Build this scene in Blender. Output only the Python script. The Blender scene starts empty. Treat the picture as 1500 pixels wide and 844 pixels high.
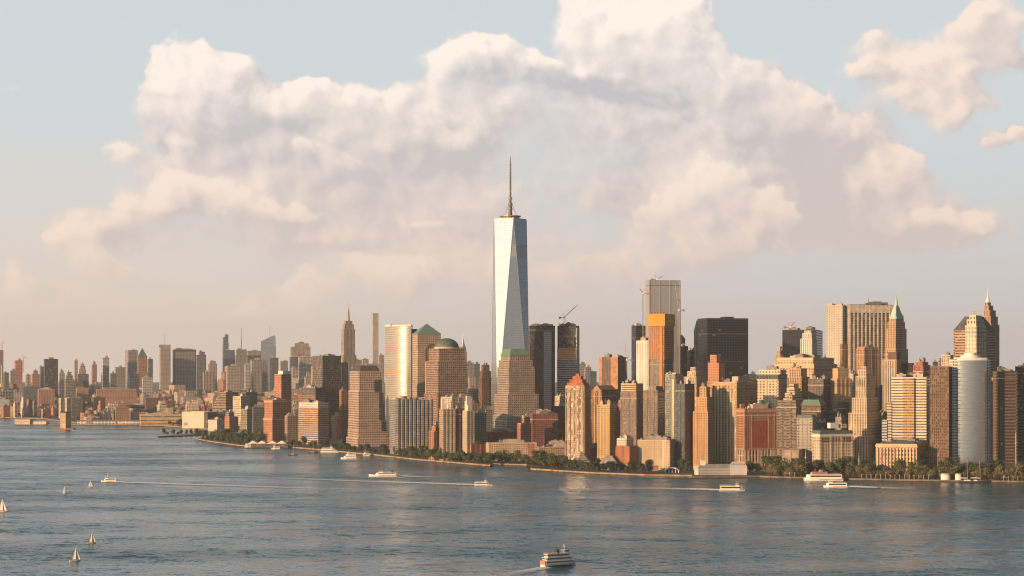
import bpy, math, random
from math import radians, sin, cos, tan, pi, atan2, sqrt
from mathutils import Vector, Matrix

# ------------------------------------------------------------------ camera, sky, sun, exposure
F, CAMH, YH = 2934.0, 143.0, 541.0          # focal length (photo pixels), eye height (m), horizon row
S = bpy.context.scene
COL = S.collection
cd = bpy.data.cameras.new('camera')
cam = bpy.data.objects.new('camera', cd); COL.objects.link(cam)
cam.location = (0, 0, CAMH); cam.rotation_euler = (radians(90), 0, 0)
cd.sensor_width = 36.0; cd.lens = F / 1500 * 36
cd.shift_y = (YH - 422) / 1500
cd.clip_start = 1.0; cd.clip_end = 200000
S.camera = cam
S.view_settings.view_transform = 'Standard'
S.view_settings.look = 'None'
S.view_settings.exposure = 0.42
S.view_settings.gamma = 1.0
S.render.engine = 'CYCLES'
S.cycles.use_denoising = True
S.cycles.filter_width = 1.15
S.cycles.max_bounces = 5; S.cycles.diffuse_bounces = 2; S.cycles.glossy_bounces = 3
S.cycles.transparent_max_bounces = 8; S.cycles.volume_bounces = 1
S.cycles.caustics_reflective = False; S.cycles.caustics_refractive = False
S.cycles.sample_clamp_indirect = 12.0

SUN_EL, SUN_LEFT = 10.0, 128.0              # degrees above the horizon, degrees left of straight ahead
sun_dir = Vector((-sin(radians(SUN_LEFT)) * cos(radians(SUN_EL)), cos(radians(SUN_LEFT)) * cos(radians(SUN_EL)), sin(radians(SUN_EL))))
sl = bpy.data.lights.new('sun', 'SUN'); sl.energy = 5.0; sl.angle = radians(0.6); sl.color = (1.0, 0.61, 0.32)
so = bpy.data.objects.new('sun', sl); COL.objects.link(so)
so.rotation_euler = sun_dir.to_track_quat('Z', 'Y').to_euler(); so.location = (-800, -600, 900)

W = bpy.data.worlds.new('World'); S.world = W; W.use_nodes = True
W.cycles.sampling_method = 'MANUAL'; W.cycles.sample_map_resolution = 512
NT = W.node_tree; NT.nodes.clear()

class N:
    """small node-tree builder"""
    def __init__(s, t): s.t = t
    def new(s, ty, **kw):
        n = s.t.nodes.new(ty)
        for k, v in kw.items(): setattr(n, k, v)
        return n
    def put(s, sock, v):
        if v is None: return
        if hasattr(v, 'node'): s.t.links.new(v, sock)
        elif isinstance(v, (tuple, list)) and len(v) == 3 and sock.type == 'RGBA': sock.default_value = (*v, 1)
        else: sock.default_value = v
    def m(s, op, a, b=None, c=None, clamp=False):
        n = s.new('ShaderNodeMath', operation=op, use_clamp=clamp)
        for i, v in enumerate((a, b, c)): s.put(n.inputs[i], v)
        return n.outputs[0]
    def vm(s, op, a, b=None, c=None):
        n = s.new('ShaderNodeVectorMath', operation=op)
        s.put(n.inputs[0], a); s.put(n.inputs[1], b); s.put(n.inputs[2], c)
        return n.outputs['Value'] if op in ('DOT_PRODUCT', 'LENGTH') else n.outputs[0]
    def mix(s, f, a, b, blend='MIX', clampf=True):
        n = s.new('ShaderNodeMix', data_type='RGBA', blend_type=blend, clamp_factor=clampf)
        s.put(n.inputs[0], f); s.put(n.inputs[6], a); s.put(n.inputs[7], b)
        return n.outputs[2]
    def mixf(s, f, a, b):
        n = s.new('ShaderNodeMix', data_type='FLOAT')
        s.put(n.inputs[0], f); s.put(n.inputs[2], a); s.put(n.inputs[3], b)
        return n.outputs[0]
    def noise(s, vec, scale, detail=4, rough=0.5, dist=0.0, out=0, dim='3D'):
        n = s.new('ShaderNodeTexNoise', noise_dimensions=dim)
        s.put(n.inputs['Vector'], vec); n.inputs['Scale'].default_value = scale
        n.inputs['Detail'].default_value = detail; n.inputs['Roughness'].default_value = rough
        n.inputs['Distortion'].default_value = dist
        return n.outputs[out]
    def smooth(s, v, lo, hi, a=0.0, b=1.0):
        n = s.new('ShaderNodeMapRange', interpolation_type='SMOOTHSTEP')
        s.put(n.inputs[0], v); s.put(n.inputs[1], lo); s.put(n.inputs[2], hi); s.put(n.inputs[3], a); s.put(n.inputs[4], b)
        return n.outputs[0]

# clouds: cumulus heaps placed by direction (azimuth, elevation), (x, y, rx, ry, mass, tone)
HEAPS = [
    (275,112,62,50,1.0,.25),(330,128,50,40,.8,.1),(300,160,95,34,.75,.0),(395,160,60,36,.7,-.05),(455,146,58,34,.85,.2),
    (520,165,60,34,.8,.1),(590,160,48,36,.75,.05),(420,215,150,40,.7,-.05),(560,215,150,46,.7,.05),
    (655,80,40,30,.9,.3),(715,82,52,32,.95,.25),(640,165,60,40,.75,.15),(770,105,70,22,.8,-.2),(880,112,100,24,1.0,-.45),(960,135,40,16,.7,-.35),
    (760,160,120,40,.6,.05),(178,218,34,24,.6,.15),(250,255,60,36,.7,.2),(205,295,52,24,.75,.25),(300,282,80,30,.7,.1),
    (385,305,70,22,.7,.15),(450,270,130,36,.6,.1),(105,362,48,36,.7,.25),(160,385,45,30,.5,.1),(55,465,80,40,.5,.1),
    (330,345,190,24,.55,-.25),(600,300,190,40,.55,-.1),(470,425,85,50,.6,.2),(590,415,48,40,.7,.3),(560,370,120,30,.5,.1),
    (865,35,50,40,1.0,.35),(930,15,90,50,1.0,.3),(1000,55,50,50,1.0,.2),(950,85,100,36,.95,.15),(1060,130,80,44,1.0,.0),
    (1130,175,75,50,1.0,-.1),(1010,165,110,46,.8,.1),(1205,205,62,44,.95,-.42),(1255,215,40,34,.8,-.5),(1120,255,110,56,.95,-.25),
    (1040,275,90,50,.85,.3),(1120,320,60,36,.8,.22),(985,330,90,60,.6,.12),(890,270,90,36,.55,-.25),(1180,300,60,44,.8,-.35),(700,330,120,60,.4,.1),
    (1445,25,56,42,.95,.25),(1385,120,50,44,.95,.3),(1340,95,44,32,.85,.15),(1270,60,24,18,.8,.15),(1262,105,36,18,.75,.1),(1395,170,36,30,.85,.25),
    (1320,150,50,18,.6,.05),(1480,95,40,26,.6,-.05),(1475,210,46,14,.8,-.4),(1310,262,54,30,.9,.3),(1275,250,30,26,.7,.1),(1395,315,60,22,.8,.25),
    (1340,310,80,34,.75,-.2),(1440,330,40,16,.6,.0),(1330,355,110,20,.5,-.25),(20,125,24,8,.5,.0),(60,250,60,14,.35,-.1),(820,400,130,50,.55,.1),(250,420,90,40,.5,.05),(150,330,60,24,.5,.1),(700,400,80,36,.6,.2),(520,345,120,26,.6,-.15),(960,395,120,30,.5,-.1),(1080,360,80,30,.6,.05),(60,430,70,24,.55,.15),(380,455,70,30,.55,.15),(560,250,330,120,.12,.0),(1000,230,230,130,.12,.0),(860,210,90,40,.4,-.1),(1290,85,60,40,.35,.1),(1330,140,60,40,.4,.05),(1430,70,60,40,.4,.1),(1300,310,120,60,.35,-.1),(640,215,80,30,.3,-.2),(480,235,70,24,.3,-.2),(350,225,60,20,.3,-.25),(230,190,40,22,.3,-.25)]

# nearer cumulus lobes with crisp sunlit tops, drawn in front of the softer heaps
LOBES = [
    (262,105,48,46,1.0,.15),(322,112,38,34,.9,.05),(300,148,70,30,.8,-.05),(452,140,44,34,.95,.1),(410,165,36,26,.8,-.05),(515,158,40,28,.85,.1),(590,150,42,26,.85,.1),
    (652,82,30,28,1.0,.2),(712,78,44,28,1.0,.15),(770,100,50,22,.8,-.1),(868,110,80,22,1.0,-.42),(950,132,38,16,.8,-.36),(790,128,90,18,.6,-.05),
    (905,40,66,44,1.1,.2),(985,30,60,44,1.05,.15),(1010,75,60,36,.9,.1),(1085,120,56,36,.95,-.05),(1150,165,48,36,.95,-.1),(1215,195,50,36,1.0,-.3),(1252,215,36,26,.9,-.38),
    (272,205,34,20,.8,-.1),(178,220,30,22,.7,.05),(268,262,50,26,.95,.15),(205,296,46,22,.9,.1),(320,290,56,24,.8,.1),(385,305,56,20,.85,.15),(455,312,44,16,.6,.1),
    (100,360,40,28,.85,.12),(150,382,34,22,.7,.05),(590,415,44,34,.8,.15),(540,405,36,26,.7,.1),(440,415,52,34,.6,.1),(620,325,50,18,.5,.0),
    (1040,270,74,40,.75,.15),(1130,315,50,26,.75,.15),(970,310,60,30,.55,.1),(640,195,60,30,.6,.05),(470,225,70,26,.5,.0),
    (1320,258,44,26,.95,.2),(1285,240,30,20,.8,.1),(1390,312,44,20,.85,.15),(1440,328,30,14,.7,.1),(1440,30,46,36,.95,.15),(1390,120,40,40,.95,.15),(1350,90,34,24,.8,.1),(1270,60,22,16,.8,.1),(1262,102,30,16,.75,.05),(1400,172,26,24,.8,.1),(1478,210,42,12,.85,-.35)]

def sky_xy(px, py):                        # photo pixel -> (azimuth, elevation) in milliradians
    tx, tz = (px - 750) / F, (YH - py) / F
    return math.atan(tx) * 1000, math.atan(tz / sqrt(1 + tx * tx)) * 1000

def heap_group(heaps, name):
    g = bpy.data.node_groups.new(name, 'ShaderNodeTree')
    g.interface.new_socket('P', in_out='INPUT', socket_type='NodeSocketVector')
    g.interface.new_socket('Mass', in_out='OUTPUT', socket_type='NodeSocketFloat')
    g.interface.new_socket('Tone', in_out='OUTPUT', socket_type='NodeSocketFloat')
    g.interface.new_socket('Rise', in_out='OUTPUT', socket_type='NodeSocketFloat')
    g.interface.new_socket('Relief', in_out='OUTPUT', socket_type='NodeSocketFloat')
    b = N(g); gi = b.new('NodeGroupInput'); go = b.new('NodeGroupOutput'); P = gi.outputs[0]
    w1 = b.vm('SUBTRACT', b.noise(P, 0.028, 2, .5, out=1), (.5, .5, .5))
    w2 = b.vm('SUBTRACT', b.noise(P, 0.09, 3, .55, out=1), (.5, .5, .5))
    Q = b.vm('ADD', P, b.vm('ADD', b.vm('MULTIPLY', w1, (34, 26, 0)), b.vm('MULTIPLY', w2, (13, 11, 0))))
    mass = tone = rise = None
    for x, y, rx, ry, am, tn in heaps:
        cx, cy = sky_xy(x, y); k = 1000 / F; ix, iy = 1 / (rx * k * 1.0), 1 / (ry * k * 1.0)
        d = b.vm('MULTIPLY_ADD', Q, (ix, iy, 0), (-cx * ix, -cy * iy, 0))
        e = b.m('POWER', 0.3679, b.vm('DOT_PRODUCT', d, d))
        mass = b.m('MULTIPLY_ADD', e, am, 0.0 if mass is None else mass)
        sy = b.new('ShaderNodeSeparateXYZ'); b.put(sy.inputs[0], d)
        rise = b.m('MULTIPLY_ADD', b.m('MULTIPLY', e, am), sy.outputs[1], 0.0 if rise is None else rise)
        tone = b.m('MULTIPLY_ADD', e, tn * 1.25, 0.0 if tone is None else tone)
    # cauliflower detail
    vo = b.new('ShaderNodeTexVoronoi', feature='SMOOTH_F1', voronoi_dimensions='2D')
    b.put(vo.inputs['Vector'], Q); vo.inputs['Scale'].default_value = .062
    vo.inputs['Detail'].default_value = 2.5; vo.inputs['Roughness'].default_value = .42; vo.inputs['Smoothness'].default_value = .5
    vo.normalize = True
    bil = b.m('SUBTRACT', .5, vo.outputs['Distance'])
    fb = b.m('SUBTRACT', b.noise(P, .05, 7, .58), .5)
    fs = b.m('SUBTRACT', b.noise(P, .035, 4, .5), .5)
    det = b.m('ADD', b.m('MULTIPLY', bil, .9), b.m('MULTIPLY', fb, .8))
    b.put(go.inputs['Mass'], b.m('ADD', mass, b.m('MULTIPLY', det, .62)))
    b.put(go.inputs['Tone'], tone)
    b.put(go.inputs['Rise'], b.m('DIVIDE', rise, b.m('MAXIMUM', mass, .05)))
    b.put(go.inputs['Relief'], b.m('ADD', b.m('MINIMUM', mass, 1.6), b.m('ADD', b.m('MULTIPLY', bil, .75), b.m('ADD', b.m('MULTIPLY', fs, 1.3), b.m('MULTIPLY', fb, .3)))))
    return g

def build_world():
    b = N(NT)
    tc = b.new('ShaderNodeTexCoord'); D = tc.outputs['Generated']
    sx = b.new('ShaderNodeSeparateXYZ'); b.put(sx.inputs[0], D)
    az = b.m('MULTIPLY', b.m('ARCTAN2', sx.outputs[0], sx.outputs[1]), 1000)
    el = b.m('MULTIPLY', b.m('ARCSINE', sx.outputs[2]), 1000)
    cx = b.new('ShaderNodeCombineXYZ'); b.put(cx.inputs[0], az); b.put(cx.inputs[1], el); P = cx.outputs[0]
    sky = b.new('ShaderNodeTexSky', sky_type='NISHITA', sun_disc=False)
    sky.sun_elevation = radians(SUN_EL); sky.sun_rotation = radians(SKY_ROT); sky.altitude = 100
    sky.air_density = 1.0; sky.dust_density = 2.0; sky.ozone_density = 1.5
    g = heap_group(HEAPS, 'cloud_heaps'); gl = heap_group(LOBES, 'cloud_lobes')
    g1 = b.new('ShaderNodeGroup'); g1.node_tree = g; b.put(g1.inputs[0], P)
    g2 = b.new('ShaderNodeGroup'); g2.node_tree = g; b.put(g2.inputs[0], b.vm('ADD', P, (-6.5, 4.5, 0)))
    # crisp tops, feathered and torn flanks and bases
    soft = b.smooth(b.noise(P, .011, 2, .5), .38, .62)
    lowr = b.smooth(el, 45, 125, 1, 0)
    cov = b.smooth(g1.outputs['Mass'], b.m('MULTIPLY_ADD', lowr, -.12, .38), b.m('ADD', b.m('MULTIPLY_ADD', soft, .42, .66), b.m('MULTIPLY', lowr, .25)))
    rel = b.m('SUBTRACT', g1.outputs['Relief'], g2.outputs['Relief'])
    lit = b.m('ADD', b.m('MULTIPLY_ADD', rel, 1.0, .36), b.m('MULTIPLY', g1.outputs['Tone'], .8), clamp=True)
    high = b.m('MULTIPLY', b.smooth(el, 30, 165), b.smooth(az, 90, 200, 1, .45))            # peach low in the air, white high up
    litc = b.mix(high, (8.2, 6.45, 5.35), (9.0, 8.0, 7.2))
    shc = b.mix(high, (5.9, 5.05, 4.75), (4.95, 4.8, 5.1))
    cloud = b.mix(lit, shc, litc)
    # the crisp lobes: bright tops, shaded and dissolving undersides
    l1 = b.new('ShaderNodeGroup'); l1.node_tree = gl; b.put(l1.inputs[0], P)
    l2 = b.new('ShaderNodeGroup'); l2.node_tree = gl; b.put(l2.inputs[0], b.vm('ADD', P, (-4.0, 3.0, 0)))
    lrel = b.m('SUBTRACT', l1.outputs['Relief'], l2.outputs['Relief'])
    llit = b.m('ADD', b.m('ADD', b.m('MULTIPLY_ADD', lrel, 1.15, .56), b.m('MULTIPLY', l1.outputs['Rise'], .3)), b.m('MULTIPLY', l1.outputs['Tone'], .8), clamp=True)
    lcov = b.m('MULTIPLY', b.smooth(l1.outputs['Mass'], .42, .60), b.smooth(l1.outputs['Rise'], -.85, .15))
    lcov = b.m('MULTIPLY', lcov, b.m('MULTIPLY_ADD', lowr, -.25, .95))
    lobe = b.mix(llit, shc, litc)
    # clear air: the sky texture seen through a thin milky veil
    veil = b.mix(b.smooth(el, 0, 150), b.mix(b.smooth(az, -260, 260), (7.5, 6.25, 5.45), (5.8, 5.4, 5.4)), b.mix(b.smooth(el, 150, 420), (6.0, 6.45, 6.7), (2.3, 3.5, 4.6)))
    air = b.mix(.9, sky.outputs[0], veil)
    vis = b.mix(b.m('MULTIPLY', cov, b.smooth(el, 0, 60, .4, .97)), air, cloud)
    vis = b.mix(lcov, vis, lobe)
    # away from the city (behind and overhead): scattered cloud; unseen sky dimmed away from the sun to darken reflections and shade
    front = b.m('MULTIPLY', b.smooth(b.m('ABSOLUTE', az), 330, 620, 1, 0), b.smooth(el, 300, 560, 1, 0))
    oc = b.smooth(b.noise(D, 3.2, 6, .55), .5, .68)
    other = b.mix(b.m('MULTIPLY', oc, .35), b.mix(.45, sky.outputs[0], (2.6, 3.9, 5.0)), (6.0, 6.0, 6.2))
    sun_side_gain = b.smooth(b.vm('DOT_PRODUCT', D, (sun_dir.x, sun_dir.y, 0)), -.15, .95, .36, 1.35)
    other = b.vm('SCALE', other); b.put(other.node.inputs['Scale'], sun_side_gain)
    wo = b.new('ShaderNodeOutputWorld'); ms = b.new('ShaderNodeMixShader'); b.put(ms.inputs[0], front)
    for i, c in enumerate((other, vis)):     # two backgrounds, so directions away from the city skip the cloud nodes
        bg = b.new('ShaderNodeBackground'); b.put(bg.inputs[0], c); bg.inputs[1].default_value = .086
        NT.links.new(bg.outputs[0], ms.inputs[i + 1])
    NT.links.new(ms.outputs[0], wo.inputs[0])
SKY_ROT = -SUN_LEFT
build_world()

# ------------------------------------------------------------------ helpers
rng = random.Random(7)
def PX(px, D): return (px - 750) / F * D
def PZ(py, D): return CAMH - (py - YH) / F * D
def WD(py): return F * CAMH / (py - YH)          # distance at which a photo row meets the water
LAND = 2.4

def tag(o, label=None, cat=None, group=None, kind=None):
    if label: o['label'] = label
    if cat: o['category'] = cat
    if group: o['group'] = group
    if kind: o['kind'] = kind
    return o

def empty(name, loc, rz=0.0):
    o = bpy.data.objects.new(name, None); COL.objects.link(o)
    o.location = loc; o.rotation_euler = (0, 0, rz); o.empty_display_size = 5
    return o

class MB:
    """collects faces (with bay/floor UVs) and links them as one mesh object"""
    def __init__(s, bay=3.5, floor=3.8): s.v = []; s.f = []; s.uv = []; s.mi = []; s.bay = bay; s.floor = floor
    def face(s, pts, uvs=None, m=0):
        i = len(s.v); s.v += [tuple(p) for p in pts]; s.f.append(tuple(range(i, i + len(pts))))
        s.uv.append(uvs or [(0.02, 0.02)] * len(pts)); s.mi.append(m)
    def wallq(s, a, b, z0, z1, m=0, a2=None, b2=None, whole=True, zb=0.0):
        L = sqrt((b[0] - a[0]) ** 2 + (b[1] - a[1]) ** 2); n = max(1, round(L / s.bay)) if whole else L / s.bay
        v0, v1 = (z0 - zb) / s.floor, (z1 - zb) / s.floor
        a2 = a2 or a; b2 = b2 or b
        s.face([(a[0], a[1], z0), (b[0], b[1], z0), (b2[0], b2[1], z1), (a2[0], a2[1], z1)], [(0, v0), (n, v0), (n, v1), (0, v1)], m)
    def prism(s, poly, z0, z1, m=0, mt=None, top=None, cap=True, bottom=False, zb=0.0, curved=False):
        """poly counter-clockwise; top = the upper outline if it differs"""
        top = top or poly; n = len(poly); u = 0.0
        for i in range(n):
            a, b = poly[i], poly[(i + 1) % n]; a2, b2 = top[i], top[(i + 1) % n]
            if curved:
                L = sqrt((b[0] - a[0]) ** 2 + (b[1] - a[1]) ** 2) / s.bay; v0, v1 = (z0 - zb) / s.floor, (z1 - zb) / s.floor
                s.face([(*a, z0), (*b, z0), (*b2, z1), (*a2, z1)], [(u, v0), (u + L, v0), (u + L, v1), (u, v1)], m); u += L
            else: s.wallq(a, b, z0, z1, m, a2, b2, zb=zb)
        if cap: s.face([(x, y, z1) for x, y in top], None, m if mt is None else mt)
        if bottom: s.face([(x, y, z0) for x, y in reversed(poly)], None, m)
    def box(s, x0, x1, y0, y1, z0, z1, m=0, mt=None, bottom=False, zb=0.0):
        s.prism([(x0, y0), (x1, y0), (x1, y1), (x0, y1)], z0, z1, m, mt, bottom=bottom, zb=zb)
    def cone(s, c, r0, r1, z0, z1, n=16, m=0, cap=True, ang=0.0):
        p = [(c[0] + r0 * cos(ang + 2 * pi * i / n), c[1] + r0 * sin(ang + 2 * pi * i / n)) for i in range(n)]
        t = [(c[0] + r1 * cos(ang + 2 * pi * i / n), c[1] + r1 * sin(ang + 2 * pi * i / n)) for i in range(n)]
        s.prism(p, z0, z1, m, top=t, cap=cap, curved=True)
    def lathe(s, c, prof, n=20, m=0):
        for (r0, z0), (r1, z1) in zip(prof, prof[1:]): s.cone(c, max(r0, .01), max(r1, .01), z0, z1, n, m, cap=False)
    def bar(s, p, q, r, m=0, n=4):
        p, q = Vector(p), Vector(q); d = (q - p).normalized()
        a = d.cross(Vector((0, 0, 1))); a = a if a.length > .05 else d.cross(Vector((1, 0, 0))); a.normalize(); c = d.cross(a)
        ring = [a * cos(2 * pi * (i + .5) / n) * r + c * sin(2 * pi * (i + .5) / n) * r for i in range(n)]
        for i in range(n):
            j = (i + 1) % n; s.face([p + ring[j], p + ring[i], q + ring[i], q + ring[j]], None, m)
        s.face([p + x for x in ring], None, m); s.face([q + x for x in reversed(ring)], None, m)
    def build(s, name, mats, parent=None, smooth=False):
        me = bpy.data.meshes.new(name); me.from_pydata(s.v, [], s.f)
        ul = me.uv_layers.new(name='UVMap')
        ul.data.foreach_set('uv', [c for f in s.uv for p in f for c in p])
        for m in (mats if isinstance(mats, (list, tuple)) else [mats]): me.materials.append(m)
        me.polygons.foreach_set('material_index', s.mi)
        if smooth: me.polygons.foreach_set('use_smooth', [True] * len(s.f))
        me.update(); o = bpy.data.objects.new(name, me); COL.objects.link(o)
        if parent: o.parent = parent
        return o

# ------------------------------------------------------------------ materials
def newmat(name):
    m = bpy.data.materials.new(name); m.use_nodes = True; m.node_tree.nodes.clear()
    b = N(m.node_tree); out = b.new('ShaderNodeOutputMaterial'); p = b.new('ShaderNodeBsdfPrincipled')
    m.node_tree.links.new(p.outputs[0], out.inputs[0])
    return m, b, p, out
_plain = {}
def plain(col, rough=.8, metal=0.0, var=.25, scale=.15):
    k = (col, rough, metal, var, scale)
    if k in _plain: return _plain[k]
    m, b, p, _ = newmat('surface'); tc = b.new('ShaderNodeTexCoord')
    n = b.noise(tc.outputs['Object'], scale, 5, .6)
    f = b.smooth(n, .3, .7, 1 - var, 1 + var)
    c = b.vm('SCALE', col); c.node.inputs['Scale'].default_value = 1; b.put(c.node.inputs['Scale'], f)
    b.put(p.inputs['Base Color'], c); p.inputs['Roughness'].default_value = rough; p.inputs['Metallic'].default_value = metal
    _plain[k] = m; return m

def facade_group():
    g = bpy.data.node_groups.new('facade', 'ShaderNodeTree')
    def si(n, t, d=None):
        s = g.interface.new_socket(n, in_out='INPUT', socket_type=t)
        if d is not None: s.default_value = d
    si('Wall', 'NodeSocketColor'); si('Spandrel', 'NodeSocketColor'); si('Glass', 'NodeSocketColor')
    si('WF', 'NodeSocketFloat', .6); si('HF', 'NodeSocketFloat', .6); si('Refl', 'NodeSocketFloat', .2); si('GRough', 'NodeSocketFloat', .08)
    si('Blind', 'NodeSocketFloat', .2); si('Wob', 'NodeSocketFloat', .03); si('WRough', 'NodeSocketFloat', .8)
    g.interface.new_socket('BSDF', in_out='OUTPUT', socket_type='NodeSocketShader')
    b = N(g); gi = b.new('NodeGroupInput'); go = b.new('NodeGroupOutput'); I = gi.outputs
    tc = b.new('ShaderNodeTexCoord'); sx = b.new('ShaderNodeSeparateXYZ'); b.put(sx.inputs[0], tc.outputs['UV'])
    u, v = sx.outputs[0], sx.outputs[1]
    fu = b.m('ABSOLUTE', b.m('SUBTRACT', b.m('FRACT', u), .5)); fv = b.m('ABSOLUTE', b.m('SUBTRACT', b.m('FRACT', v), .5))
    inu = b.m('LESS_THAN', fu, b.m('MULTIPLY', I['WF'], .5)); inv = b.m('LESS_THAN', fv, b.m('MULTIPLY', I['HF'], .5))
    mask = b.m('MULTIPLY', inu, inv)
    oi = b.new('ShaderNodeObjectInfo')
    cell = b.new('ShaderNodeCombineXYZ'); b.put(cell.inputs[0], b.m('FLOOR', u)); b.put(cell.inputs[1], b.m('FLOOR', v))
    b.put(cell.inputs[2], b.m('MULTIPLY', oi.outputs['Random'], 97.0))
    wn = b.new('ShaderNodeTexWhiteNoise', noise_dimensions='3D'); b.put(wn.inputs['Vector'], cell.outputs[0])
    r = wn.outputs['Value']
    blind = b.m('LESS_THAN', r, I['Blind'])
    gl = b.mix(b.m('MULTIPLY', blind, .75), I['Glass'], b.mix(b.m('FRACT', b.m('MULTIPLY', r, 53)), (.34, .27, .2), (.16, .14, .12)))
    # weathered wall: broad blotches plus a faint streak per floor
    n1 = b.smooth(b.noise(tc.outputs['Object'], .035, 5, .6), .25, .75, .8, 1.17)
    rowc = b.new('ShaderNodeCombineXYZ'); b.put(rowc.inputs[1], b.m('FLOOR', v)); b.put(rowc.inputs[0], b.m('MULTIPLY', b.m('FLOOR', b.m('MULTIPLY', u, .2)), 1.0))
    wr = b.new('ShaderNodeTexWhiteNoise', noise_dimensions='3D'); b.put(wr.inputs['Vector'], rowc.outputs[0])
    n1 = b.m('MULTIPLY', n1, b.m('MULTIPLY_ADD', wr.outputs['Value'], .16, .92))
    wall = b.mix(inu, I['Wall'], I['Spandrel']); wall = b.mix(inv, wall, wall)
    ws = b.vm('SCALE', wall); b.put(ws.node.inputs['Scale'], n1)
    col = b.mix(mask, ws, gl)
    notblind = b.m('SUBTRACT', 1.0, b.m('MULTIPLY', blind, .6))
    p = b.new('ShaderNodeBsdfPrincipled')
    b.put(p.inputs['Base Color'], col)
    b.put(p.inputs['Metallic'], b.m('MULTIPLY', b.m('MULTIPLY', mask, I['Refl']), notblind))
    b.put(p.inputs['Roughness'], b.mixf(mask, I['WRough'], I['GRough']))
    geo = b.new('ShaderNodeNewGeometry')
    jit = b.vm('SCALE', b.vm('SUBTRACT', wn.outputs['Color'], (.5, .5, .5))); b.put(jit.node.inputs['Scale'], b.m('MULTIPLY', mask, I['Wob']))
    b.put(p.inputs['Normal'], b.vm('NORMALIZE', b.vm('ADD', geo.outputs['Normal'], jit)))
    g.links.new(p.outputs[0], go.inputs[0])
    return g
FG = facade_group()
_fac = {}
def fac(wall, glass=(.035, .04, .045), sp=None, wf=.55, hf=.55, refl=.1, rough=.12, blind=.18, wob=.05, wrough=.8):
    k = (wall, glass, sp, wf, hf, refl, rough, blind, wob, wrough)
    if k in _fac: return _fac[k]
    m = bpy.data.materials.new('facade'); m.use_nodes = True; m.node_tree.nodes.clear(); b = N(m.node_tree)
    g = b.new('ShaderNodeGroup'); g.node_tree = FG
    for n, val in (('Wall', wall), ('Spandrel', sp or wall), ('Glass', glass), ('WF', wf), ('HF', hf), ('Refl', refl), ('GRough', rough), ('Blind', blind), ('Wob', wob), ('WRough', wrough)):
        b.put(g.inputs[n], val)
    out = b.new('ShaderNodeOutputMaterial'); m.node_tree.links.new(g.outputs[0], out.inputs[0])
    _fac[k] = m; return m

BRICK, REDBR, ORANGE = (.34, .165, .1), (.25, .1, .07), (.44, .2, .11)
TAN, BEIGE, CREAM, WHITE = (.37, .27, .18), (.46, .36, .265), (.55, .45, .33), (.68, .62, .54)
GREY, DGREY, BROWN, PINK = (.30, .28, .26), (.12, .115, .115), (.17, .105, .07), (.41, .3, .235)
f_brick = fac(BRICK, wf=.5, hf=.5); f_red = fac(REDBR, wf=.5, hf=.5); f_orange = fac(ORANGE, wf=.46, hf=.5)
f_tan = fac(TAN, wf=.48, hf=.55); f_beige = fac(BEIGE, wf=.48, hf=.52); f_cream = fac(CREAM, wf=.45, hf=.5); f_white = fac(WHITE, wf=.5, hf=.5)
f_grey = fac(GREY, wf=.52, hf=.55); f_dgrey = fac(DGREY, wf=.6, hf=.6); f_brown = fac(BROWN, wf=.5, hf=.55)
f_pinkgrid = fac(PINK, wf=.58, hf=.58, refl=.25, glass=(.05, .05, .06))
f_greygrid = fac(GREY, wf=.6, hf=.62, refl=.2)
f_piers = fac(BEIGE, sp=(.2, .16, .12), wf=.5, hf=.55)            # pale piers between window strips
f_graypiers = fac((.42, .38, .33), sp=(.17, .155, .14), wf=.55, hf=.55)
f_ochre = fac((.48, .29, .14), wf=.42, hf=.5)
f_black = fac((.018, .02, .028), sp=(.014, .016, .022), glass=(.012, .015, .022), wf=.7, hf=.66, refl=.12, rough=.2, blind=.03, wrough=.45)
f_dkglass = fac((.04, .042, .05), glass=(.06, .075, .095), wf=.92, hf=.72, refl=.45, rough=.1, blind=.06, wob=.05, wrough=.4)
f_blueglass = fac((.18, .2, .23), glass=(.24, .3, .36), wf=.93, hf=.8, refl=.7, rough=.07, blind=.04, wob=.04, wrough=.4)
f_greenglass = fac((.15, .15, .14), glass=(.115, .14, .135), wf=.88, hf=.7, refl=.5, rough=.1, blind=.12, wob=.06, wrough=.5)
f_bronze = fac((.12, .07, .045), sp=(.085, .05, .035), glass=(.05, .035, .03), wf=.6, hf=.55, refl=.25, rough=.2, blind=.25, wrough=.5)
f_bands = fac(CREAM, wf=1.0, hf=.45, refl=.25, glass=(.06, .065, .07))
f_glassbrick = fac((.27, .155, .11), sp=(.2, .18, .17), glass=(.09, .105, .12), wf=.62, hf=.7, refl=.35, blind=.3)
f_shaft = fac(WHITE, sp=(.3, .28, .26), wf=.45, hf=.6)
m_roof = plain((.16, .145, .13), .9, var=.4, scale=.08); m_roofl = plain((.42, .38, .33), .9, var=.25, scale=.08)
m_roofd = plain((.05, .047, .045), .85); m_stone = plain(BEIGE, .85); m_white = plain((.72, .67, .6), .7, var=.1)
m_copper = plain((.12, .22, .165), .6, var=.25, scale=.3); m_copperd = plain((.085, .13, .11), .6, var=.25, scale=.3)
m_mech = plain((.2, .19, .18), .7, var=.3); m_steel = plain((.28, .25, .22), .5, metal=.4); m_dark = plain((.03, .03, .032), .6)
m_brick = plain(BRICK, .9); m_redp = plain((.42, .12, .06), .7); m_tank = plain((.13, .08, .05), .9)

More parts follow.
